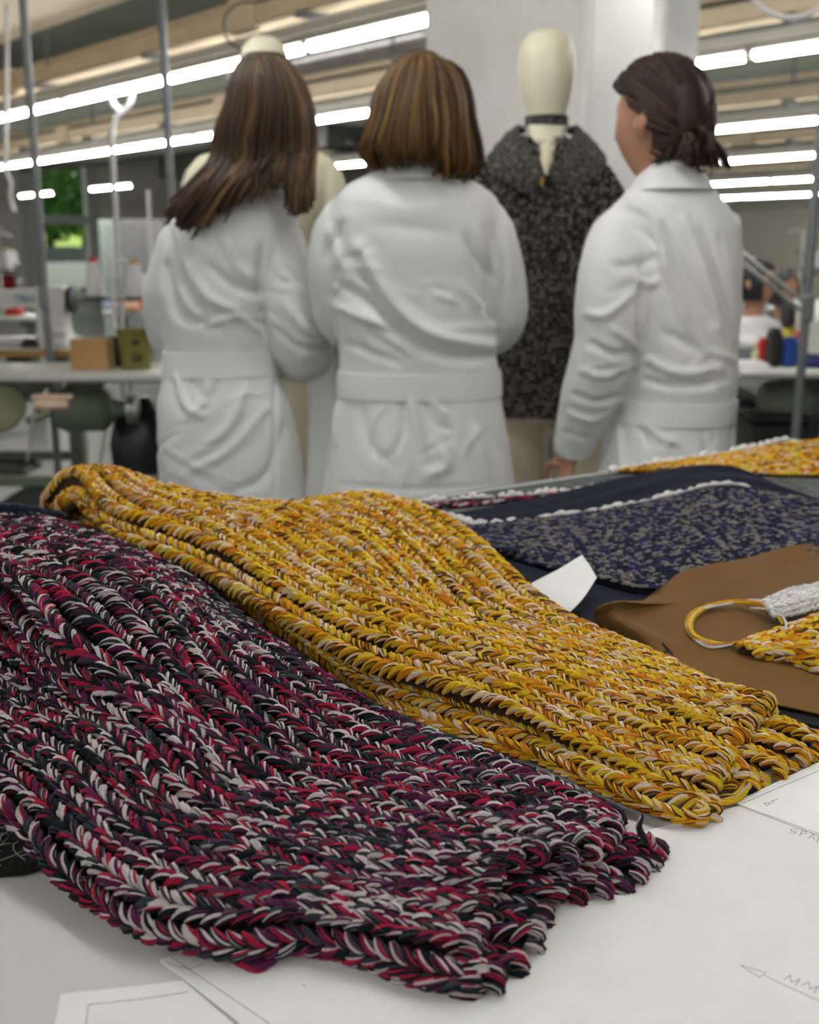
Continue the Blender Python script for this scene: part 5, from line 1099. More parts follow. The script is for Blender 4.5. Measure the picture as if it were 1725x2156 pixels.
# ---------------------------------------------------------------- mannequins
m_man = mat('mannequin_cream', (0.70, 0.66, 0.50), 0.45, (0.67, 0.63, 0.48), 4.0)
def mannequin(name, label, cx, top, Y, hw, arms=True, wide=1.0):
    """bald shop mannequin on a stand: cx, top of head in the photo, hw half width of the head in px"""
    k = hw / 61.0                                       # scale against the one in the speckled coat
    P = lambda x, y, d=0.0: at_y(cx + x * k, top + y * k, Y + d)
    base = P(0, 800); t = thing(name, label, 'mannequin', (base[0], Y, 0))
    def rg(y, l, r, dep, yo=0.0): return ring(top + y * k, cx + l * k, cx + r * k, Y, dep * k, yo, 36, 2.1)
    mb = MB()
    mb.loft([rg(0.5, -8, 8, 0.01), rg(4, -26, 26, 0.035), rg(14, -42, 42, 0.058), rg(32, -54, 54, 0.075), rg(60, -60, 60, 0.086), rg(95, -60, 60, 0.088), rg(130, -55, 55, 0.080), rg(160, -48, 48, 0.068), rg(180, -42, 42, 0.058), rg(215, -41, 41, 0.052), rg(245, -44, 44, 0.052), rg(262, -62, 62, 0.060)])
    mb.loft([rg(250, -50, 50, 0.055), rg(268, -84, 84, 0.066), rg(288, -116 * wide, 116 * wide, 0.080), rg(316, -140 * wide, 140 * wide, 0.094), rg(380, -140 * wide, 140 * wide, 0.115), rg(450, -128, 128, 0.12), rg(540, -102, 102, 0.10), rg(600, -100, 100, 0.10), rg(680, -122, 122, 0.115), rg(760, -132, 132, 0.12), rg(820, -130, 130, 0.115)])
    for sd in (-1, 1):
        mb.tube(smooth_path([P(sd * 62, 800), P(sd * 62, 950), P(sd * 60, 1130), P(sd * 56, 1400)], 14), np.array([0.074] * 3 + [0.070] * 3 + [0.062] * 3 + [0.055] * 2 + [0.05] * 3) * k, 14)
        if arms: mb.tube(smooth_path([P(sd * 96 * wide, 292), P(sd * 132 * wide, 326), P(sd * 150 * wide, 420), P(sd * 155 * wide, 560), P(sd * 150, 700, 0.04), P(sd * 146, 790, 0.06)], 16), np.r_[0.02, 0.036, 0.046, np.linspace(0.050, 0.028, 13)] * k, 12)
    link_mesh('figure', solid(mb, 0.010, 4), m_man, t)
    zb = P(0, 1400)[2]
    b = MB(); b.cyl((base[0], Y, 0.02), (base[0], Y, P(0, 850)[2]), 0.016, n=12); b.build('stand_pole', m_chrome, t)
    b = MB(); b.lathe((base[0], Y, 0), ((0.20, 0), (0.20, 0.012), (0.16, 0.02), (0.02, 0.03)), 28); b.build('stand_base', m_chrome, t)
    return t, P, rg
mA, PA, rA = mannequin('mannequin', 'bare cream mannequin behind the long-haired woman', 556, 75, 3.35, 53, True, 1.16)
mB, PB, rB = mannequin('mannequin', 'cream mannequin wearing the speckled coat', 1151, 60, 3.05, 61, False, 0.9)
b = MB(); b.loft([ring(y, 1151 - 46, 1151 + 46, 3.05, 0.061, 0, 30, 2.1) for y in (246, 250, 262, 266)]); b.build('neck_band', mat('neck_label', (0.015, 0.015, 0.015), 0.6, (0.22, 0.22, 0.21), 90, lo=0.34, hi=0.40), mB)
YB = 3.05
def tweed():
    m = mat('boucle_tweed', (0.012, 0.011, 0.010), 0.95, (0.25, 0.235, 0.21), 230.0, 1.0, 240, detail=5, lo=0.36, hi=0.50)
    return m
ct = thing('speckled_coat', 'black and grey speckled boucle coat on the mannequin', 'coat', (at_y(1151, 600, YB)[0], YB, 0.75))
mb = MB()
RC = [(292, 1098, 1204, YB, 0.075), (306, 1066, 1222, YB, 0.09), (325, 1036, 1248, YB, 0.105), (352, 1016, 1276, YB, 0.118), (400, 1010, 1292, YB, 0.132), (480, 1014, 1288, YB, 0.142), (600, 1022, 1282, YB, 0.145), (720, 1028, 1276, YB, 0.150), (820, 1032, 1270, YB, 0.155), (868, 1034, 1268, YB, 0.155)]
mb.loft([ring(*r) for r in RC])
for sd, xs in ((-1, (1046, 1030, 1022, 1024, 1028)), (1, (1256, 1272, 1280, 1278, 1274))):
    mb.tube(smooth_path([at_y(xs[0], 352, YB), at_y(xs[1], 450, YB), at_y(xs[2], 580, YB), at_y(xs[3], 700, YB - 0.02), at_y(xs[4], 800, YB - 0.03)], 20), np.r_[0.03, 0.045, 0.058, 0.066, np.linspace(0.070, 0.060, 16)], 16)
me = solid(mb, 0.011, 6)
P = coords(me); N = normals(me)
d = 0.0035 * wavy(P, (90, 240), 4, 16) + 0.004 * wavy(P, (20, 50), 9)
me.vertices.foreach_set('co', (P + N * d[:, None]).ravel()); me.update()
body = link_mesh('coat_body', me, tweed(), ct)
for sd in (-1, 1):            # broad turned-down collar open to a deep V
    C = [[at_y(1151 + sd * 44, 268, YB + 0.075), at_y(1151 + sd * 62, 262, YB + 0.02), at_y(1151 + sd * 58, 280, YB - 0.05), at_y(1151 + sd * 34, 320, YB - 0.118), at_y(1151 + sd * 4, 368, YB - 0.158)],
         [at_y(1151 + sd * 66, 284, YB + 0.085), at_y(1151 + sd * 88, 284, YB + 0.01), at_y(1151 + sd * 84, 312, YB - 0.085), at_y(1151 + sd * 56, 352, YB - 0.132), at_y(1151 + sd * 18, 392, YB - 0.150)],
         [at_y(1151 + sd * 90, 316, YB + 0.10), at_y(1151 + sd * 124, 326, YB + 0.0), at_y(1151 + sd * 122, 356, YB - 0.098), at_y(1151 + sd * 80, 388, YB - 0.136), at_y(1151 + sd * 22, 420, YB - 0.142)]]
    A = np.stack([smooth_path(r, 18) for r in C]); G = spline(A.reshape(3, -1), np.linspace(0, 2, 10)).reshape(10, 18, 3)
    b = MB(); b.sheet(G, 0.012); me = b.mesh('collar'); P = coords(me); N = normals(me); me.vertices.foreach_set('co', (P + N * (0.0025 * wavy(P, (90, 240), 6, 14))[:, None]).ravel())
    link_mesh('collar', me, tweed(), ct)
G = [[at_y(1151 + x * (0.98 - 0.9 * i / 7.0), 262 + i * 15, YB - 0.056 - 0.0150 * i + 0.00001 * x * x) for x in np.linspace(-40, 40, 9)] for i in range(8)]
b = MB(); b.sheet(np.array(G), 0.004); b.build('neck_front', m_man, mB)
b = MB(); b.cyl(at_y(1143, 374, YB - 0.165), at_y(1143, 384, YB - 0.165), 0.006, n=8); b.tube([at_y(1143, 384, YB - 0.168), at_y(1141, 392, YB - 0.17)], 0.003, 6); b.build('zip_pull', mat('brass', (0.6, 0.38, 0.12), 0.3, metal=0.9), ct)
# fuzz of the boucle yarn on the coat
P = coords(body.data); N = normals(body.data); sel = rng.choice(len(P), min(14000, len(P)), replace=False); sel = sel[N[sel, 1] < 0.3]
n = len(sel); A = P[sel] + ORG[ct.name] * 0; nn = N[sel]; tdir = np.cross(nn, rng.normal(0, 1, (n, 3))); tdir /= np.linalg.norm(tdir, axis=1, keepdims=True)
t = np.linspace(0, 1, 4)[None, :, None]; Lq = rng.uniform(0.006, 0.012, (n, 1, 1))
paths = A[:, None] + tdir[:, None] * (t - 0.5) * Lq + nn[:, None] * (0.006 * np.sin(np.pi * t)) + ORG[ct.name]
pal = [((0.008, 0.008, 0.008), 0.55), ((0.05, 0.047, 0.043), 0.2), ((0.42, 0.40, 0.36), 0.36)]
V, q, c, f = yarn_legs(paths, np.repeat(nn[:, None], 4, 1), np.full(n, 0.0019), pick(pal, n, 2, 0.0), 4, 2, 4, 0.4, 0.0)
o = link_mesh('boucle_loops', np_mesh('boucle_loops', V, q, c, f), fibre_mat('wool_yarn'), ct); o['kind'] = 'stuff'
# ================================================================ sewing stations
m_wood = mat('wood_edge', (0.42, 0.24, 0.08), 0.5, (0.34, 0.19, 0.06), 5, stretch=(1, 8, 8))
m_ttop = mat('grey_worktop', (0.62, 0.63, 0.60), 0.35, (0.58, 0.59, 0.56), 4)
m_green = mat('machine_green', (0.20, 0.22, 0.15), 0.45, (0.16, 0.18, 0.12), 6)
m_mach = mat('machine_white', (0.66, 0.66, 0.62), 0.3, (0.62, 0.62, 0.58), 5)
m_card = mat('cardboard', (0.48, 0.29, 0.13), 0.85, (0.43, 0.26, 0.11), 9)
m_olive = mat('olive_plastic', (0.20, 0.18, 0.045), 0.45, (0.17, 0.15, 0.035), 5)
m_red = mat('red_plastic', (0.55, 0.03, 0.025), 0.45); m_blue = mat('blue_plastic', (0.015, 0.06, 0.28), 0.4); m_yellow = mat('yellow_plastic', (0.65, 0.55, 0.05), 0.5)
m_cone = mat('white_thread', (0.76, 0.76, 0.78), 0.8, (0.70, 0.70, 0.72), 4, 0.4, 300, stretch=(1, 1, 12))
m_pink = mat('pink_highlight', (0.85, 0.62, 0.48), 0.3)  # pale colour of the highlight under the left table

def sewing_table(x0, x1, yf, depth, zt, label, wood=False, legs=True, treadle=True):
    xc = (x0 + x1) / 2; yc = yf + depth / 2; t = thing('sewing_table', label, 'table', (xc, yc, 0), 'sewing stations')
    b = MB(); b.box((xc, yc, zt - 0.02), (x1 - x0, depth, 0.04), 0, 0.012); b.build('table_top', m_ttop, t)
    if wood: b = MB(); b.box((xc, yf - 0.006, zt - 0.022), (x1 - x0, 0.014, 0.036), 0, 0.005); b.build('front_edge', m_wood, t)
    for sx in (x0 + 0.10, x1 - 0.10):
        b = MB(); b.box((sx, yc, 0.03), (0.06, depth * 0.95, 0.05), 0, 0.01); b.build('foot', m_green, t)
        b = MB(); b.box((sx, yc, (zt - 0.04) / 2 + 0.02), (0.075, 0.09, zt - 0.09), 0, 0.01); b.build('leg', m_green, t)
        b = MB(); b.box((sx, yc, zt - 0.06), (0.05, depth * 0.8, 0.04), 0, 0.006); b.build('bracket', m_green, t)
    b = MB(); b.box((xc, yc + 0.03, 0.22), (x1 - x0 - 0.2, 0.05, 0.05), 0, 0.006); b.build('crossbar', m_green, t)
    if treadle:
        b = MB(); b.box((xc - 0.1, yc - 0.08, 0.17), (0.42, 0.28, 0.03), 0, 0.008)
        for k in range(5): b.box((xc - 0.1, yc - 0.18 + 0.05 * k, 0.19), (0.38, 0.012, 0.012))
        b.build('treadle', m_dsteel, t)
        b = MB(); b.cyl((xc + 0.05, yc, 0.18), (xc + 0.12, yc + 0.05, zt - 0.2), 0.008, n=8); b.build('treadle_rod', m_chrome, t)
    mc = (xc + 0.05, yc + 0.02, zt - 0.19)
    b = MB(); b.lathe((mc[0] - 0.16, mc[1], mc[2]), ((0.02, 0), (0.085, 0.01), (0.105, 0.05), (0.105, 0.20), (0.085, 0.24), (0.05, 0.26), (0.03, 0.32)), 20, (1, 0, 0)); b.box((mc[0], mc[1], mc[2] + 0.11), (0.12, 0.10, 0.05), 0, 0.01); mo_ = b.build('motor', m_green, t)
    b = MB(); b.lathe((mc[0] + 0.17, mc[1], mc[2]), ((0.02, 0), (0.07, 0.004), (0.07, 0.02), (0.055, 0.026), (0.07, 0.032), (0.07, 0.04), (0.02, 0.045)), 20, (1, 0, 0)); b.build('pulley', m_chrome, mo_)
    return t
def sewing_machine(x, y, z, label, flip=1, group='sewing machines'):
    """flat-bed industrial machine: bed, pillar, arm, head with needle bar, hand wheel"""
    t = thing('sewing_machine', label, 'sewing machine', (x, y, z), group); f = flip
    b = MB(); b.box((x, y, z + 0.02), (0.50, 0.19, 0.04), 0, 0.012); b.build('bed', m_mach, t)
    b = MB()
    b.loft([[(x + f * (0.13 + dx * k), y + dy * k2, z + h) for dx, dy in ((-.06, -.075), (.075, -.075), (.075, .075), (-.06, .075))] for h, k, k2 in ((0.035, 1.15, 1.0), (0.08, 1.0, 0.9), (0.16, 1.0, 0.85), (0.20, 1.1, 0.85), (0.27, 1.15, 0.8), (0.29, 1.0, 0.65))]); b.build('pillar', m_mach, t)
    b = MB(); b.loft([[(x + f * xx, y + sy * 0.065, z + zz) for sy, zz in ((-1, z0), (1, z0), (0.85, z1), (-0.85, z1))] for xx, z0, z1 in ((0.15, 0.18, 0.285), (0.0, 0.19, 0.28), (-0.12, 0.185, 0.275), (-0.15, 0.13, 0.27), (-0.235, 0.12, 0.262), (-0.25, 0.135, 0.25))]); b.build('arm', m_mach, t)
    b = MB(); b.cyl((x - f * 0.20, y, z + 0.125), (x - f * 0.20, y, z + 0.05), 0.006, n=8); b.box((x - f * 0.20, y, z + 0.045), (0.03, 0.03, 0.008), 0, 0.002); b.build('needle_bar', m_chrome, t)
    b = MB(); b.lathe((x + f * 0.215, y, z + 0.225), ((0.02, 0), (0.062, 0.004), (0.07, 0.014), (0.07, 0.030), (0.05, 0.036), (0.02, 0.040)), 20, (f, 0, 0)); b.build('hand_wheel', m_dark, t)
    b = MB(); b.box((x + f * 0.02, y - 0.067, z + 0.235), (0.10, 0.004, 0.035), 0, 0.001); b.build('badge', mat('badge_blue', (0.10, 0.14, 0.30), 0.4, (0.5, 0.52, 0.56), 30), t)
    b = MB(); b.cyl((x - f * 0.02, y, z + 0.28), (x - f * 0.02, y, z + 0.34), 0.004, n=6); b.lathe((x - f * 0.02, y, z + 0.30), ((0.018, 0), (0.018, 0.03), (0.01, 0.034)), 10); b.build('spool_pin', m_chrome, t)
    return t
def thread_cone(x, y, z, label, h=0.17, r=0.05, tip=None):
    t = thing('thread_cone', label, 'thread cone', (x, y, z), 'thread cones')
    b = MB(); b.lathe((x, y, z), ((r * 0.9, 0), (r, 0.008), (r * 0.99, 0.02), (r * 0.60, h * 0.95), (r * 0.5, h)), 20); b.build('thread', m_cone, t)
    b = MB(); b.lathe((x, y, z), ((r * 0.45, h), (r * 0.42, h + 0.02), (r * 0.3, h + 0.022)), 14); b.build('cone_core', tip or m_card, t)
    return t
def thread_stand(x, y, z0, top, arms, label):
    t = thing('thread_stand', label, 'thread stand', (x, y, z0), 'thread stands')
    b = MB(); b.cyl((x, y, z0), (x, y, top), 0.009, n=10); b.lathe((x, y, z0), ((0.035, 0), (0.035, 0.01), (0.012, 0.016)), 14); b.build('stand_rod', m_wplast, t)
    for (ax, az) in arms:
        b = MB(); b.cyl((x, y, az), (ax, y, az), 0.006, n=8); b.lathe((ax, y, az), ((0.05, 0), (0.055, 0.006), (0.05, 0.010)), 18); b.build('cone_plate', m_dsteel, t)
        b = MB(); b.tube([(x, y, top - 0.01), ((x + ax) / 2, y, top + 0.01), (ax, y, top - 0.02)], 0.005, 6); b.build('thread_guide', m_wplast, t)
    return t

# ---- left: stations between the window and the women
ZT = 0.75
px2 = lambda px, py, Y: at_y(px, py, Y)
xa0, xa1 = px2(-160, 780, 4.75)[0], px2(420, 780, 4.75)[0]
sewing_table(xa0, xa1, 4.70, 0.52, ZT, 'grey sewing table carrying the olive bin and the cardboard box')
xb0, xb1 = px2(-200, 760, 5.4)[0], px2(166, 760, 5.4)[0]
sewing_table(xb0, xb1, 5.36, 0.55, 0.80, 'sewing table with a wooden edge and a white machine', wood=True)
p = px2(62, 740, 5.62); sewing_machine(p[0], 5.62, 0.80, 'white sewing machine on the wood-edged table', 1)
p = px2(120, 742, 5.5); b = MB(); b.box((p[0], 5.50, 0.83), (0.16, 0.16, 0.06), 0, 0.01, 0.9); b.box((p[0] + 0.02, 5.46, 0.875), (0.10, 0.07, 0.03), 0, 0.008); props(b.build('control_unit', m_mach, origin=(p[0], 5.5, 0.80)), 'white control unit right of the sewing machine', 'control box')
p0, p1 = px2(155, 768, 4.90), px2(233, 768, 4.90)
cb = thing('cardboard_box', 'brown cardboard box on the grey sewing table', 'box', ((p0[0] + p1[0]) / 2, 4.92, ZT))
b = MB(); b.box(((p0[0] + p1[0]) / 2, 4.92, ZT + 0.065), (p1[0] - p0[0], 0.12, 0.13), 0, 0.003); b.build('carton', m_card, cb)
for s in (-1, 1): b = MB(); b.box(((p0[0] + p1[0]) / 2, 4.92 + s * 0.031, ZT + 0.1315), (p1[0] - p0[0], 0.058, 0.003), 0, 0.0); b.build('flap', m_card, cb)
c = px2(285, 765, 4.90)
ob = thing('waste_bin', 'olive green plastic bin with a round emblem', 'bin', (c[0], 4.92, ZT))
b = MB(); b.lathe((c[0], 4.92, ZT), ((0.060, 0), (0.064, 0.004), (0.080, 0.165), (0.086, 0.168), (0.086, 0.176), (0.077, 0.176), (0.060, 0.012)), 28); b.build('bin_body', m_olive, ob)
b = MB(); b.lathe((c[0] + 0.022, 4.92 - 0.069, ZT + 0.055), ((0.020, -0.006), (0.020, 0.0), (0.015, 0.001), (0.015, -0.004)), 20, (0.30, -1, -0.09)); b.build('emblem', m_dark, ob)
b = MB(); b.box((c[0] + 0.02, 4.92 - 0.074, ZT + 0.12), (0.03, 0.01, 0.02), 0, 0.003); b.build('handle', m_dark, ob)
c2 = px2(243, 765, 4.98)
b = MB(); b.lathe((c2[0], 5.03, ZT), ((0.045, 0), (0.05, 0.004), (0.056, 0.13), (0.058, 0.132), (0.052, 0.132), (0.045, 0.01)), 22); props(b.build('pencil_pot', m_dark, origin=(c2[0], 5.03, ZT)), 'black pot standing beside the olive bin', 'pot')
# cones on a stand
ca, cbp = px2(200, 624, 5.14), px2(285, 626, 5.14)
sx_ = px2(327, 600, 5.05)[0]
thread_stand(px2(238, 600, 5.14)[0], 5.14, ZT, px2(240, 548, 5.14)[2], [(ca[0], ca[2] - 0.012), (cbp[0], cbp[2] - 0.012)], 'white thread stand behind the olive bin')
thread_cone(ca[0], 5.14, ca[2], 'white thread cone with a red tip on the thread stand', 0.155, 0.042, m_red)
thread_cone(cbp[0], 5.14, cbp[2], 'white thread cone with a plain tip on the thread stand', 0.150, 0.048)
thread_stand(sx_, 5.0, ZT, px2(327, 400, 5.0)[2], [], 'tall white rod beside the olive bin')
def small_box(px, py, Y, w, d, h, m, name, label, cat, rz=0.0):
    p = px2(px, py, Y); b = MB(); b.box((p[0], Y, p[2] + h / 2), (w, d, h), rz, min(w, d, h) * 0.15, 0.94); b.box((p[0], Y, p[2] + h + 0.004), (w * 0.7, d * 0.7, 0.012), rz, 0.003)
    return props(b.build(name, m, origin=(p[0], Y, p[2])), label, cat)
# far row of stations along the window
for i, (px, Y, lab) in enumerate(((-150, 8.2, 'sewing table in front of the window'), (405, 9.0, 'sewing table behind the thread cones'), (-85, 11.5, 'sewing table far back by the window wall'), (1640, 9.5, 'sewing table far behind the seated workers'))):
    p = px2(px, 600, Y); t = sewing_table(p[0] - 0.75, p[0] + 0.75, Y, 0.55, 0.80, lab)
    sewing_machine(p[0] - 0.25, Y + 0.28, 0.80, 'white sewing machine on the ' + lab, -1 if i % 2 else 1)
    thread_stand(p[0] + 0.30, Y + 0.35, 0.80, 1.45, [(p[0] + 0.16, 1.12), (p[0] + 0.46, 1.12)], 'thread stand on the ' + lab)
    thread_cone(p[0] + 0.46, Y + 0.35, 1.131, 'white thread cone on the ' + lab, 0.15, 0.045)
def on_table(px, Y, z, w, d, h, m, name, label, cat):
    x = px2(px, 600, Y)[0]; b = MB(); b.box((x, Y, z + h / 2), (w, d, h), 0, min(w, d, h) * 0.2, 0.92); b.box((x, Y, z + h + 0.004), (w * 0.7, d * 0.7, 0.01), 0, 0.003)
    return props(b.build(name, m, origin=(x, Y, z)), label, cat)
on_table(56, 5.44, 0.80, 0.09, 0.07, 0.035, m_dark, 'tape_dispenser', 'small black tape dispenser on the wood-edged table', 'dispenser')
on_table(20, 8.35, 0.80, 0.16, 0.12, 0.07, m_red, 'thread_box', 'small red box on the sewing table in front of the window', 'box')
on_table(306, 8.85 + 0.3, 0.80, 0.26, 0.18, 0.06, m_red, 'folded_garment', 'folded red garment on the sewing table behind the thread cones', 'garment')
on_table(268, 9.05, 0.80, 0.20, 0.15, 0.06, mat('peach_cloth', (0.70, 0.42, 0.28), 0.8), 'folded_cloth', 'folded peach cloth on the sewing table behind the thread cones', 'cloth')
on_table(232, 9.2, 0.80, 0.14, 0.12, 0.07, mat('pale_blue_cloth', (0.45, 0.55, 0.65), 0.8), 'folded_cloth', 'folded pale blue cloth on the sewing table behind the thread cones', 'cloth')
on_table(-50, 8.3, 0.80, 0.30, 0.18, 0.10, m_dark, 'dark_garment', 'dark garment heap on the sewing table in front of the window', 'garment')
# red sign on the wall left of the window, cabinets right of it
p = hall_px(8, 600, s=SW - 0.05); b = MB(); b.box(p, (0.55, 0.03, 0.50), HALL_ROT, 0.01); b.box(p + np.array([0, -0.03, 0]), (0.40, 0.02, 0.06), HALL_ROT, 0.002); props(b.build('red_sign', mat('sign_red', (0.45, 0.02, 0.03), 0.5), origin=tuple(p)), 'red sign on the wall left of the window', 'sign')
def cabinet(px0, px1, pyt, Y, m, label):
    a, c = px2(px0, pyt, Y), px2(px1, pyt, Y); x = (a[0] + c[0]) / 2; w = c[0] - a[0]; t = thing('tall_cabinet', label, 'cabinet', (x, Y + 0.25, 0), 'cabinets along the window wall')
    b = MB(); b.box((x, Y + 0.25, a[2] / 2), (w, 0.5, a[2]), 0, 0.01); b.build('carcass', m, t)
    for s in (-1, 1):
        b = MB(); b.box((x + s * w / 4, Y - 0.008, a[2] / 2), (w / 2 - 0.012, 0.016, a[2] - 0.08), 0, 0.004); d = b.build('door', m, t)
        b = MB(); b.box((x + s * 0.05, Y - 0.026, a[2] / 2), (0.015, 0.02, 0.14), 0, 0.004); b.build('handle', m_chrome, d)
cabinet(252, 345, 462, 14.0, mat('cabinet_grey', (0.30, 0.30, 0.31), 0.5), 'grey tall cabinet right of the window')
cabinet(206, 246, 462, 15.0, mat('cabinet_mint', (0.50, 0.60, 0.52), 0.5), 'narrow mint green cabinet right of the window')
# under the left table
c = px2(292, 960, 5.0)
b = MB(); b.lathe((c[0], 5.12, 0.24), ((0.11, 0), (0.15, 0.02), (0.16, 0.14), (0.13, 0.26), (0.06, 0.33), (0.04, 0.36)), 20); props(b.build('rubbish_bag', mat('bag_black', (0.012, 0.012, 0.015), 0.3, (0.02, 0.02, 0.024), 14, 0.8, 16), origin=(c[0], 5.12, 0.24)), 'black bag hanging under the grey sewing table', 'bag')
c = px2(-2, 855, 4.80); b = MB(); b.box((c[0], 4.84, (c[2] + ZT - 0.04) / 2), (0.03, 0.03, ZT - 0.04 - c[2]), 0, 0.004); b.lathe(c, ((0.02, -0.02), (0.10, -0.016), (0.115, 0.0), (0.10, 0.016), (0.02, 0.02)), 26, (0.5, -1, 0)); props(b.build('belt_wheel', mat('wheel_green', (0.34, 0.36, 0.22), 0.5), origin=tuple(c)), 'pale green belt wheel under the grey sewing table', 'wheel')
c = px2(108, 852, 4.62); b = MB(); b.lathe(c, ((0.01, -0.07), (0.018, -0.065), (0.022, 0.0), (0.018, 0.065), (0.01, 0.07)), 14, (1, 0, 0)); b.box(c + np.array([0, 0.02, 0.03]), (0.17, 0.05, 0.02), 0, 0.005); props(b.build('under_table_highlight', m_pink, origin=tuple(c)), 'pale pink highlight under the grey sewing table', 'lamp')  # pale shape standing for a pinkish highlight, its light is only colour

# ---- right: bench with seated workers
xc0, xc1 = px2(1500, 770, 4.9)[0], px2(1900, 770, 4.9)[0]
sewing_table(xc0, xc1, 4.86, 0.62, ZT, 'grey work table with the blue box, in front of the seated workers', treadle=False)
on_table(1672, 5.02, ZT, 0.085, 0.10, 0.125, m_blue, 'blue_box', 'blue plastic box on the right work table', 'box')
on_table(1640, 5.02, ZT, 0.055, 0.10, 0.165, m_dark, 'black_box', 'tall black box next to the blue box', 'box')
on_table(1616, 5.10, ZT + 0.0, 0.04, 0.05, 0.115, m_red, 'red_spool', 'red spool next to the tall black box', 'spool')
on_table(1722, 4.98, ZT, 0.10, 0.10, 0.05, mat('navy_plastic', (0.012, 0.02, 0.12), 0.5), 'navy_tray', 'navy tray on the right work table', 'tray')
on_table(1668, 5.24, ZT, 0.05, 0.05, 0.16, m_yellow, 'yellow_spool', 'yellow spool behind the blue box', 'spool')
on_table(1688, 5.16, ZT, 0.03, 0.03, 0.14, mat('orange_plastic', (0.6, 0.13, 0.03), 0.5), 'orange_spool', 'orange spool behind the blue box', 'spool')
on_table(1590, 5.0, ZT, 0.16, 0.12, 0.02, m_wplast, 'paper_stack', 'small stack of white paper on the right work table', 'paper')
on_table(1606, 5.12, ZT, 0.05, 0.05, 0.06, mat('pale_yellow', (0.70, 0.72, 0.45), 0.6), 'pincushion', 'pale yellow pincushion on the right work table', 'pincushion')
on_table(1578, 5.30, ZT, 0.22, 0.10, 0.05, mat('grey_cloth', (0.16, 0.17, 0.19), 0.9), 'folded_cloth', 'folded grey cloth under the seated worker\'s arm', 'cloth')
sewing_machine(px2(1760, 680, 5.25)[0], 5.25, ZT, 'white sewing machine behind the grey pole on the right', -1)
# task lamp with a double arm
la, lb = px2(1545, 540, 4.4), px2(1702, 665, 4.4)
tl = thing('task_lamp', 'grey double-arm task lamp reaching down beside the ponytail woman', 'lamp', (lb[0] + 0.1, 4.4, ZT))
for o_ in (0.0, 0.038):
    b = MB(); b.tube([la + np.array([0, 0, o_]), lb + np.array([0, 0, o_])], 0.0085, 8); b.build('lamp_arm', m_chrome, tl)
b = MB(); b.box((la + lb) / 2 + np.array([0.0, 0.0, 0.019]), (0.02, 0.012, 0.05), 0, 0.003); b.build('spring_clip', m_steel, tl)
b = MB(); b.lathe(lb + np.array([0.06, 0, -0.02]), ((0.012, 0.08), (0.03, 0.07), (0.075, 0.0), (0.070, 0.0), (0.02, 0.06)), 20); b.build('lamp_shade', m_wplast, tl)
b = MB(); b.cyl((la[0], 4.4, 0.02), la, 0.012, n=10); b.lathe((la[0], 4.4, 0), ((0.14, 0), (0.14, 0.015), (0.02, 0.03)), 20); b.build('lamp_post', m_steel, tl)
# dark things below
c = px2(1612, 900, 5.2)
b = MB(); b.box((c[0], 5.10, 0.25), (0.26, 0.30, 0.50), 0, 0.02); b.box((c[0], 5.10, 0.515), (0.28, 0.32, 0.03), 0, 0.01); b.box((c[0], 4.945, 0.40), (0.10, 0.02, 0.03), 0, 0.004); props(b.build('black_crate', m_dark, origin=(c[0], 5.25, 0)), 'black storage crate under the right work table', 'crate')
P = smooth_path([px2(1556, 818, 4.95), px2(1580, 838, 4.95), px2(1618, 845, 4.95), px2(1645, 836, 4.95), px2(1662, 812, 4.95)], 20); b = MB(); b.tube(P, 0.007, 6); props(b.build('grey_cable', mat('cable_grey', (0.10, 0.10, 0.095), 0.6), origin=tuple(P.mean(0))), 'grey cable sagging under the right work table', 'cable')
c = px2(1712, 560, 4.9); b = MB()
for k in range(7): a = k * 0.9; b.tube([px2(1690, 600, 4.9), c + np.array([-0.05 + 0.016 * k, 0, 0.02 * math.sin(a)]), c + np.array([-0.07 + 0.022 * k, 0.02, 0.05 + 0.02 * math.cos(a)])], 0.0022, 5)
tw = props(b.build('wire_holder', m_dsteel, origin=tuple(c)), 'twisted wire thread holder at the grey pole', 'holder')

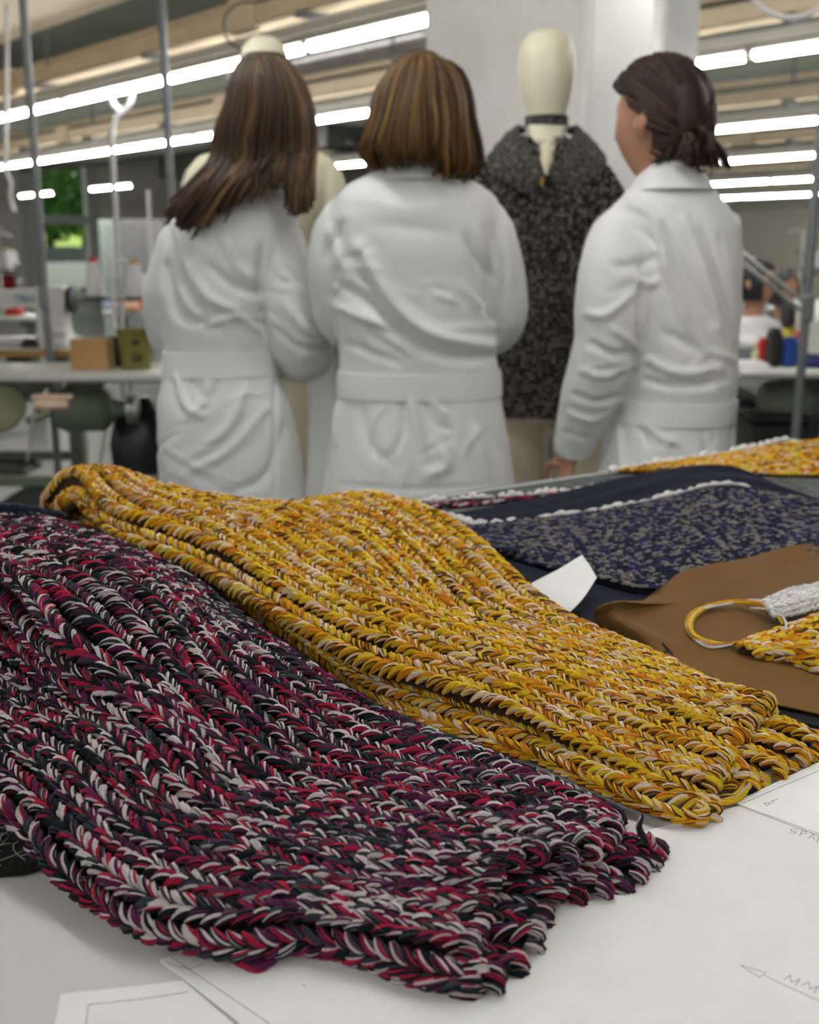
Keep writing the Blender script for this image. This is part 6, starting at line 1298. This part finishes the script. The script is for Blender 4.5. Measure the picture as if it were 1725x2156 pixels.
# ---------------------------------------------------------------- seated workers
def seated(name, label, px, py, Y, hair_c, coat_m, face, lean=0.05):
    """head centre in the photo; sits at the far side of the table, arms on it"""
    h = px2(px, py, Y); x = h[0]; zs_ = h[2] - 0.225
    t = thing('person', label, 'person', (x, Y, 0), 'seated workers')
    arms = []
    for sd in (-1, 1):
        arms.append(([(x + sd * 0.17, Y, zs_ - 0.02), (x + sd * 0.22, Y - 0.04, zs_ - 0.18), (x + sd * 0.21, Y - 0.14, ZT + 0.10), (x + sd * 0.13, Y - 0.32, ZT + 0.075), (x + sd * 0.08, Y - 0.40, ZT + 0.07)], [0.058, 0.055, 0.052, 0.044, 0.038]))
    def rr(z, a, d_, yo=0.0): return [(x + a * math.cos(k), Y + yo + d_ * math.sin(k), z) for k in np.linspace(0, 2 * math.pi, 28, endpoint=False)]
    mb = MB(); mb.loft([rr(0.46, 0.17, 0.15, 0.02), rr(0.62, 0.16, 0.12, 0.02), rr(0.85, 0.165, 0.11), rr(zs_ - 0.05, 0.19, 0.10), rr(zs_ + 0.02, 0.14, 0.08), rr(zs_ + 0.06, 0.06, 0.055)])
    for p_, r_ in arms: mb.tube(smooth_path(p_, 14), np.interp(np.linspace(0, 1, 14), np.linspace(0, 1, len(r_)), r_), 12)
    me = solid(mb, 0.012, 5); P = coords(me); N = normals(me); me.vertices.foreach_set('co', (P + N * (0.003 * wavy(P, (15, 40), 3))[:, None]).ravel())
    bd = MB(); bd.loft([rr(0.46, 0.13, 0.11, 0.02), rr(zs_ - 0.05, 0.15, 0.07), rr(zs_ + 0.05, 0.055, 0.05)]); bd.tube([(x, Y, zs_), (x, Y, h[2] - 0.06)], 0.05, 12)
    f, s = head_shape(bd, h, (0.098, 0.078, 0.118), face)
    for p_, r_ in arms: bd.tube(smooth_path(p_, 10), np.interp(np.linspace(0, 1, 10), np.linspace(0, 1, len(r_)), r_) * 0.7, 10); hand(bd, p_[-1], (-0.2 * np.sign(p_[-1][0] - x), -1, -0.1), (0, 0, -1), 0.165, 0.3)
    for sd in (-1, 1): bd.tube([(x + sd * 0.09, Y + 0.03, 0.50), (x + sd * 0.10, Y - 0.38, 0.50), (x + sd * 0.10, Y - 0.36, 0.06)], [0.08, 0.06, 0.04], 12)
    link_mesh('body', solid(bd, 0.011, 3), m_skin, t)
    link_mesh('work_coat', me, coat_m, t)
    for sd in (-1, 1): b = MB(); b.tube([(x + sd * 0.09, Y + 0.03, 0.50), (x + sd * 0.10, Y - 0.40, 0.50), (x + sd * 0.10, Y - 0.38, 0.30), (x + sd * 0.10, Y - 0.37, 0.09)], [0.092, 0.075, 0.066, 0.055], 12); b.build('trouser_leg', m_trouser, t); b = MB(); b.tube([(x + sd * 0.10, Y - 0.33, 0.045), (x + sd * 0.10, Y - 0.42, 0.045), (x + sd * 0.10, Y - 0.52, 0.03)], [0.04, 0.042, 0.026], 10); b.build('shoe', m_shoe, t)
    hm = MB(); G = []
    for i in range(12):
        e = math.pi / 2 - 0.02 - i * 0.19; lo_a = 0.25 if i < 6 else 0.95
        G.append([h + f * 0.112 * math.cos(max(e, -0.5)) * math.cos(a) + s * 0.090 * math.cos(max(e, -0.5)) * math.sin(a) + np.array([0, 0, 0.132 * math.sin(max(e, -0.5)) - 0.024 * max(0, i - 10)]) for a in np.linspace(lo_a, 2 * math.pi - lo_a, 26)])
    hm.sheet(np.array(G), 0.006); hm.build('hair', mat(hair_c[0], hair_c[1], 0.45, tuple(v * 0.6 for v in hair_c[1]), 40, 0.5, 120), t)
    # stool
    st = thing('work_stool', 'stool under the ' + label.split(' in ')[0], 'stool', (x, Y + 0.03, 0), 'work stools')
    b = MB(); b.lathe((x, Y + 0.03, 0.40), ((0.15, 0), (0.17, 0.01), (0.17, 0.035), (0.15, 0.045)), 22); b.build('seat', m_dark, st)
    for k in range(4): a = math.pi / 4 + k * math.pi / 2; b = MB(); b.cyl((x + 0.12 * math.cos(a), Y + 0.03 + 0.12 * math.sin(a), 0.40), (x + 0.18 * math.cos(a), Y + 0.03 + 0.18 * math.sin(a), 0.0), 0.012, n=8); b.build('leg', m_steel, st)
seated('seated_worker', 'seated worker with black hair in a white coat behind the table', 1592, 596, 5.75, ('black_hair', (0.008, 0.007, 0.007)), m_coat, (0.80, -0.55))
seated('seated_worker', 'seated worker with grey-brown hair in a grey coat further back', 1650, 612, 6.9, ('grey_hair', (0.05, 0.045, 0.042)), mat('grey_overall', (0.34, 0.34, 0.36), 0.85), (0.45, -0.9))
